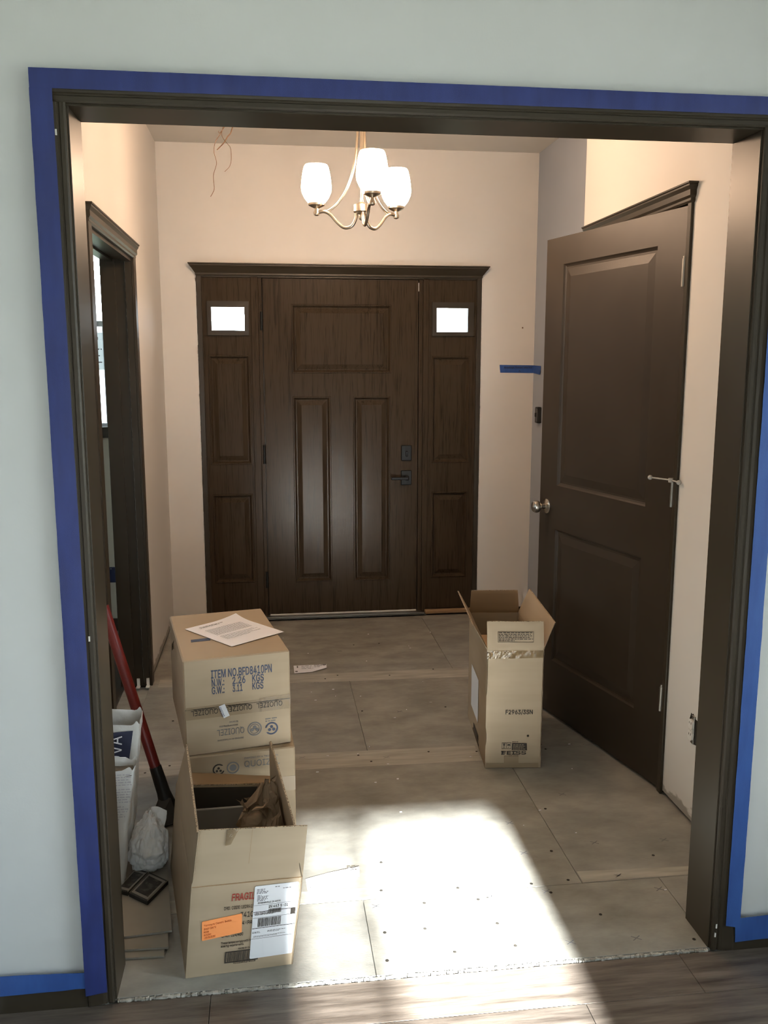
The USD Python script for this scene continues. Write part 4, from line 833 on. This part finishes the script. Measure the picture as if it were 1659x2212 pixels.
# ------------------------------------------------------------------ floor papers
fp1 = Thing('packing_slip', 'long white printed slip on the floor between stacked cartons and door', 'paper', (0.18, 2.33, 0))
sl = [np.array(p) for p in ((0.0969, 2.262, 0.003), (0.175, 2.285, 0.003), (0.2640, 2.325, 0.003), (0.2648, 2.387, 0.003), (0.0958, 2.387, 0.003))]
fp1.part('sheet', cat(quadplate([(0.0969, 2.268, 0.0035), (0.185, 2.280, 0.003), (0.185, 2.387, 0.003), (0.0958, 2.387, 0.003)], 0.0004, (8, 5), 0.001, 61, 30), quadplate([(0.185, 2.280, 0.003), (0.2625, 2.325, 0.007), (0.2648, 2.387, 0.004), (0.185, 2.387, 0.003)], 0.0004, (8, 5), 0.001, 61, 30)), 'paper_white')
fp1.part('fine_print', cat(print_lines([.055, .05, .06], (0.135, 2.370, 0.0046), X, Y, Z, 0.008, 0.018, 21), print_lines([.05, .055, .03], (0.200, 2.378, 0.0064), X, Y, Z, 0.008, 0.016, 22)), 'ink_faint', kind='stuff')
fp1.part('logo_mark', place(extr(rect(0.245, 0.262, 2.366, 2.380), 0.0004), (0, 0, 0.0062), X, Y, Z), 'ink_grey')
fp1.part('logo_mark', place(extr(rect(0.102, 0.114, 2.285, 2.300), 0.0004), (0, 0, 0.0046), X, Y, Z), 'ink_grey')
fp1.part('logo_mark', place(extr(rect(0.112, 0.118, 2.345, 2.375), 0.0004), (0, 0, 0.0046), X, Y, Z), 'ink_grey')
fp2 = Thing('shipping_slip', 'white paper slip on the sunlit floor beside the open front carton', 'paper', (0.16, 0.44, 0))
fp2.part('sheet', quadplate([(0.0826, 0.3815, 0.002), (0.1200, 0.389, 0.002), (0.2403, 0.430, 0.010), (0.2461, 0.5006, 0.003)], 0.0004, (8, 6), 0.001, 63, 30) if False else cat(quadplate([(0.0826, 0.382, 0.002), (0.1300, 0.391, 0.002), (0.150, 0.480, 0.002), (0.0788, 0.454, 0.002)], 0.0004, (6, 5), 0.0008, 63, 30), quadplate([(0.1300, 0.391, 0.002), (0.2403, 0.4284, 0.014), (0.2461, 0.5006, 0.003), (0.150, 0.480, 0.002)], 0.0004, (6, 5), 0.0008, 63, 30)), 'paper_white')
fp2.part('barcode', barcode(0.022, 0.014, (0.086, 0.395, 0.0032), X, Y, Z, 9), 'ink_grey')
fp2.part('fine_print', print_lines([.028, .02, .028], (0.208, 0.490, 0.0075), X, Y, Z, 0.004, 0.007, 24), 'ink_grey', kind='stuff')

# ------------------------------------------------------------------ left corner
for k, (c4, z, lab_) in enumerate((([(-0.56, 0.150), (-0.3025, 0.142), (-0.345, 0.50), (-0.57, 0.50)], 0.006, 'lowest thin grey hardboard offcut of the stack by the left jamb'),
                                  ([(-0.56, 0.175), (-0.294, 0.168), (-0.340, 0.52), (-0.57, 0.52)], 0.012, 'middle thin grey hardboard offcut of the stack by the left jamb'),
                                  ([(-0.56, 0.205), (-0.292, 0.2295), (-0.345, 0.60), (-0.57, 0.585)], 0.018, 'top thin grey hardboard offcut carrying the two dark frames'))):
    single('hardboard_sheet', quadplate([np.array([*p, z]) for p in c4], 0.0052), 'hardboard', lab_, 'board')
def plaque(corners, z, label):
    c4 = [np.array([*p, z]) for p in corners]
    t = Thing('framed_plaque', label, 'picture frame', (c4[0]+c4[2])/2)
    t.part('backing', quadplate([p for p in c4], 0.011), 'black_plastic')
    m = sum(c4)/4; ins = [m + (p-m)*0.88 + Z*0.001 for p in c4]; ins2 = [m + (p-m)*0.70 + Z*0.0016 for p in c4]
    t.part('border', quadplate(ins, 0.001), 'plaque_border'); t.part('picture', quadplate(ins2, 0.001), 'plaque_dark')
    for a, b_ in ((0, 3), (1, 2)):
        t.part('metal_edge', tube([m + (c4[a]-m)*0.97 + Z*0.001, m + (c4[b_]-m)*0.97 + Z*0.001], 0.0014, 6, 1), 'plaque_edge')
plaque([(-0.430, 0.402), (-0.372, 0.352), (-0.325, 0.450), (-0.386, 0.504)], 0.0305, 'small dark framed plaque with pale border nearest the open carton')
plaque([(-0.470, 0.425), (-0.4345, 0.406), (-0.391, 0.506), (-0.430, 0.530)], 0.0300, 'dark framed plaque half hidden by the paper sack')

# red-handled scoop
shv = Thing('scoop_shovel', 'red handled shovel with a black blade leaning at the left wall', 'shovel', (-0.40, 0.92, 0))
hA, hB = np.array([-0.405, 0.925, 0.135]), np.array([-0.578, 1.03, 0.715])
hd = unit(hB-hA)
shv.part('handle', tube([hA - hd*0.02, hB], 0.0185, 16, 1), 'red_fibreglass', 40)
shv.part('ferrule', tube([hA + hd*0.035, hA, hA - hd*0.06, hA - hd*0.105], [0.0205, 0.0215, 0.023, 0.030], 16, 3), 'black_plastic', 40)
bp = hA - hd*0.09
bl = [bp + np.array([-0.022, -0.005, 0.02]), bp + np.array([0.018, -0.02, 0.02]), np.array([-0.340, 0.905, 0.050]), np.array([-0.334, 0.83, 0.012]), np.array([-0.41, 0.80, 0.006]), np.array([-0.43, 0.83, 0.012])]
shv.part('blade', V(manifold3d.Manifold.hull_points(np.array([p + d for p in bl for d in (np.zeros(3), np.array([0.0, 0.006, -0.006]))]))), 'black_plastic')

# paper sacks
def sack(name, label, base, w0, w1, d, h, seed, leanx, leany, notch, color='sack_paper'):
    """a standing paper sack: a rounded-rectangle tube, creased, open at the top"""
    n, m = 56, 22; base = np.asarray(base, float)
    th = np.linspace(0, 2*np.pi, n, endpoint=False)
    ca = np.sign(np.cos(th))*np.abs(np.cos(th))**0.25; sa = np.sign(np.sin(th))*np.abs(np.sin(th))**0.25
    v = []
    for i in range(m+1):
        t = i/m; w = w0 + (w1-w0)*t**1.3
        p = np.stack([ca*w/2 + leanx*t*h, sa*d/2*(1 - 0.1*t) + leany*t*h, np.full(n, t*h)], -1)
        if i == m: p[:, 2] += notch*np.where(sa > 0, 1.0, 0.0) + 0.006*np.sin(th*7+seed)
        v.append(p)
    v = np.vstack(v); nz = meshkit.fbm(v*20+seed, 3, seed)-0.5; nz2 = np.abs(meshkit.noise(v*np.array([26, 26, 14])+seed, seed+1)-0.5)
    rad = np.tile(np.stack([ca, sa, 0*ca], -1), (m+1, 1)); rad /= np.linalg.norm(rad, axis=1, keepdims=True)
    v = v + rad*((nz*0.012 - nz2*0.014)*np.clip(v[:, 2]/0.08, 0, 1))[:, None] + base
    f = []
    for i in range(m):
        for j in range(n):
            k = (j+1) % n; f += [(i*n+j, i*n+k, (i+1)*n+k), (i*n+j, (i+1)*n+k, (i+1)*n+j)]
    c = len(v); v = np.vstack([v, base])
    for j in range(n): f.append((c, (j+1) % n, j))
    t = Thing(name, label, 'sack', base)
    t.part('paper_wall', (v, np.array(f)), color, 40)
    return t
S1 = np.array([-0.516, 0.476, 0.0185])
s1 = sack('paper_sack', 'open white paper sack printed with fine text behind the left jamb', S1, 0.128, 0.162, 0.062, 0.372, 3, 0.085, -0.02, 0.010)
def on1(x, z, dd): return S1 + X*(x + 0.085*z) + Z*z - Y*(0.031*(1-0.1*z/0.372) + 0.02*z + dd)
v1_ = unit(Z + X*0.085 - Y*0.012)
for z, sd, L in ((0.360, 31, [.105, .11, .10, .108, .11]), (0.315, 32, [.106, .11, .104, .11, .1, .108]), (0.262, 33, [.09, .104, .1, .09, .095, .08])):
    s1.part('fine_print', print_lines(L, on1(-0.034, z, 0.0055), X, v1_, -Y, 0.0042, 0.0078, sd), 'ink_faint', kind='stuff')
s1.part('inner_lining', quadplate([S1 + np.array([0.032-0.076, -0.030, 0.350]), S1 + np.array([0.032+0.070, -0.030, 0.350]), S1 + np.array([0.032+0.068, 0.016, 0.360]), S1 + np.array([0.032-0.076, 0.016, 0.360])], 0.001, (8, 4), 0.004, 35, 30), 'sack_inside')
S2 = np.array([-0.526, 0.655, 0.001])
s2 = sack('paper_sack', 'taller white sack with a navy lettered panel behind the open sack', S2, 0.140, 0.175, 0.085, 0.445, 8, 0.06, 0.05, 0.020)
def on2(x, z, dd): return S2 + X*(x + 0.06*z) + Z*z - Y*(0.0425*(1-0.1*z/0.445) - 0.05*z + dd)
vv_ = unit(Z + Y*0.05 + X*0.06)
s2.part('navy_panel', quadplate([on2(-0.07, 0.290, .006), on2(0.052, 0.290, .006), on2(0.066, 0.425, .005), on2(-0.07, 0.418, .005)], 0.001, (8, 6), 0.001, 36, 30), 'navy_print', True)
s2.part('lettering', text('OVA', 0.038, on2(0.034, 0.322, .0085), vv_, -X, -Y, 0.090), 'label_white')

# white plastic bag
bag = trimesh.creation.icosphere(5, 1.0); bv = np.array(bag.vertices)
r_ = 1 + 0.30*(meshkit.fbm(bv*2.2+4, 3, 71)-0.5) + 0.34*np.abs(meshkit.noise(bv*3.4+2, 72)-0.5) + 0.16*np.abs(meshkit.noise(bv*8+1, 73)-0.5)
bv = bv*r_[:, None]*np.array([0.058, 0.062, 0.091])
up_ = np.clip(bv[:, 2:3]/0.09, 0, 1.3); bv[:, 0:2] *= (1 - 0.34*up_); bv[:, 0] += 0.006*up_[:, 0]
bv += np.array([-0.391, 0.562, 0.090]); bv[:, 2] = np.maximum(bv[:, 2], 0.0195)
bv[:, 0] = np.minimum(bv[:, 0], -0.330 - 0.05*(bv[:, 1]-0.5)); bv[:, 1] = np.minimum(bv[:, 1], 0.72)
wb = Thing('plastic_bag', 'crumpled translucent white plastic bag between the sacks and the open carton', 'bag', (-0.392, 0.585, 0.019))
wb.part('bag_body', (bv, np.array(bag.faces)), 'white_poly', 50)
ear, ef = crumple((0, 0, 0), (0.030, 0.030, 0.02), 75, 14)
wb.part('bag_handle', place((ear, ef), (-0.372, 0.585, 0.163), unit([1, 0.1, -0.2]), unit([0.15, 0.3, 1]), unit([0, -1, 0.3])), 'white_poly', 60)

# ------------------------------------------------------------------ outside and the glazing behind the viewer
pd = Thing('door_3', 'glazed patio door with an added sun-dimming screen behind the viewer', 'door', (0.38, YR, 0), 'structure')
pd.part('frame', ring(GX0-0.10, GX1+0.10, 0.0, GZ1+0.10, 0.10, YR-0.10, YR-0.04), 'vinyl_white')
pd.part('pane', bx(GX0, GX1, YR-0.075, YR-0.071, 0.10, GZ1), 'window_glass')
pd.part('screen', bx(GX0, 0.255, YR-0.125, YR-0.122, 0.10, GZ1), 'sun_dimming_mesh', label='added unseen screen dimming the sun through half the door')  # added mesh, dims the left half of the sun patch
pd.part('screen_stile', bx(0.255, 0.295, YR-0.130, YR-0.115, 0.05, GZ1), 'vinyl_white')
def winframe(n, y0, y1, z0, z1, x, label):
    t = Thing('window_%d' % n, label, 'window', (x, (y0+y1)/2, z0), 'structure')
    po = rect(y0, y1, z0, z1).difference(rect(y0+.04, (y0+y1)/2-.02, z0+.04, z1-.04)).difference(rect((y0+y1)/2+.02, y1-.04, z0+.04, z1-.04))
    t.part('frame', place(extr(po, 0.05), (x, 0, 0), Y, Z, X), 'vinyl_white')
    t.part('pane', bx(x+0.02, x+0.024, y0+.04, y1-.04, z0+.04, z1-.04), 'window_glass')
winframe(4, -4.8, -3.0, 0.25, 2.4, XW+0.02, 'white framed window right of the viewer, further back')
winframe(6, 0.8, 1.7, 0.6, 2.3, -4.08, 'added unseen side window of the next room, giving fill daylight')  # added unseen window, lets more daylight into the next room and entry
winframe(5, -2.5, -0.6, 0.25, 2.4, XW+0.02, 'white framed window right of the viewer, nearer the opening')
struct('ground', cat(bx(-40, 40, -40, -5.35, -0.35, -0.25), bx(-40, 40, 3.45, 40, -0.35, -0.25), bx(-40, -4.1, -5.35, 3.45, -0.35, -0.25), bx(XW+0.1, 40, -5.35, 3.45, -0.35, -0.25)), 'grass', 'lawn around the house', 'ground')
struct('porch', bx(-3.0, 3.0, 3.45, 5.2, -0.26, -0.06), 'concrete', 'concrete porch slab outside the front door', 'porch')
ps = Thing('porch_post', 'white porch post seen through the window of the next room', 'post', (-1.25, 5.0, -0.06))
ps.part('shaft', bx(-1.275, -1.225, 4.975, 5.025, -0.06, 2.05, 0.004), 'vinyl_white'); ps.part('beam', bx(-3.0, -1.0, 4.96, 5.04, 2.05, 2.12, 0.004), 'vinyl_white')
def bush(label, c, r, h, seed):
    rr = np.random.RandomState(seed); t = Thing('leafy_shrub', label, 'shrub', c)
    N = 1500; d = rr.normal(size=(N, 3)); d /= np.linalg.norm(d, axis=1, keepdims=True); rad = rr.uniform(0.55, 1.0, (N, 1))**0.5
    p = d*rad*np.array([r, r, h/2]) + np.array(c) + np.array([0, 0, h/2+0.15])
    a = rr.normal(size=(N, 3)); a /= np.linalg.norm(a, axis=1, keepdims=True); b_ = np.cross(a, rr.normal(size=(N, 3))); b_ /= np.linalg.norm(b_, axis=1, keepdims=True)
    s = rr.uniform(0.05, 0.10, (N, 1)); v = np.stack([p - a*s, p + b_*s*0.5, p + a*s, p - b_*s*0.5], 1).reshape(-1, 3); i = np.arange(N)*4
    t.part('leaves', (v, np.vstack([np.stack([i, i+1, i+2], 1), np.stack([i, i+2, i+3], 1)])), 'leaf', kind='stuff')
    t.part('stem', tube([np.array(c), np.array(c)+Z*(h*0.6)], 0.04, 8, 1), 'bark', True)
bush('green shrub beyond the porch, right of the post', (-1.75, 8.6, -0.25), 0.75, 2.0, 81)
bush('green shrub beyond the porch, left of the post', (-3.4, 9.5, -0.25), 1.0, 2.8, 82)
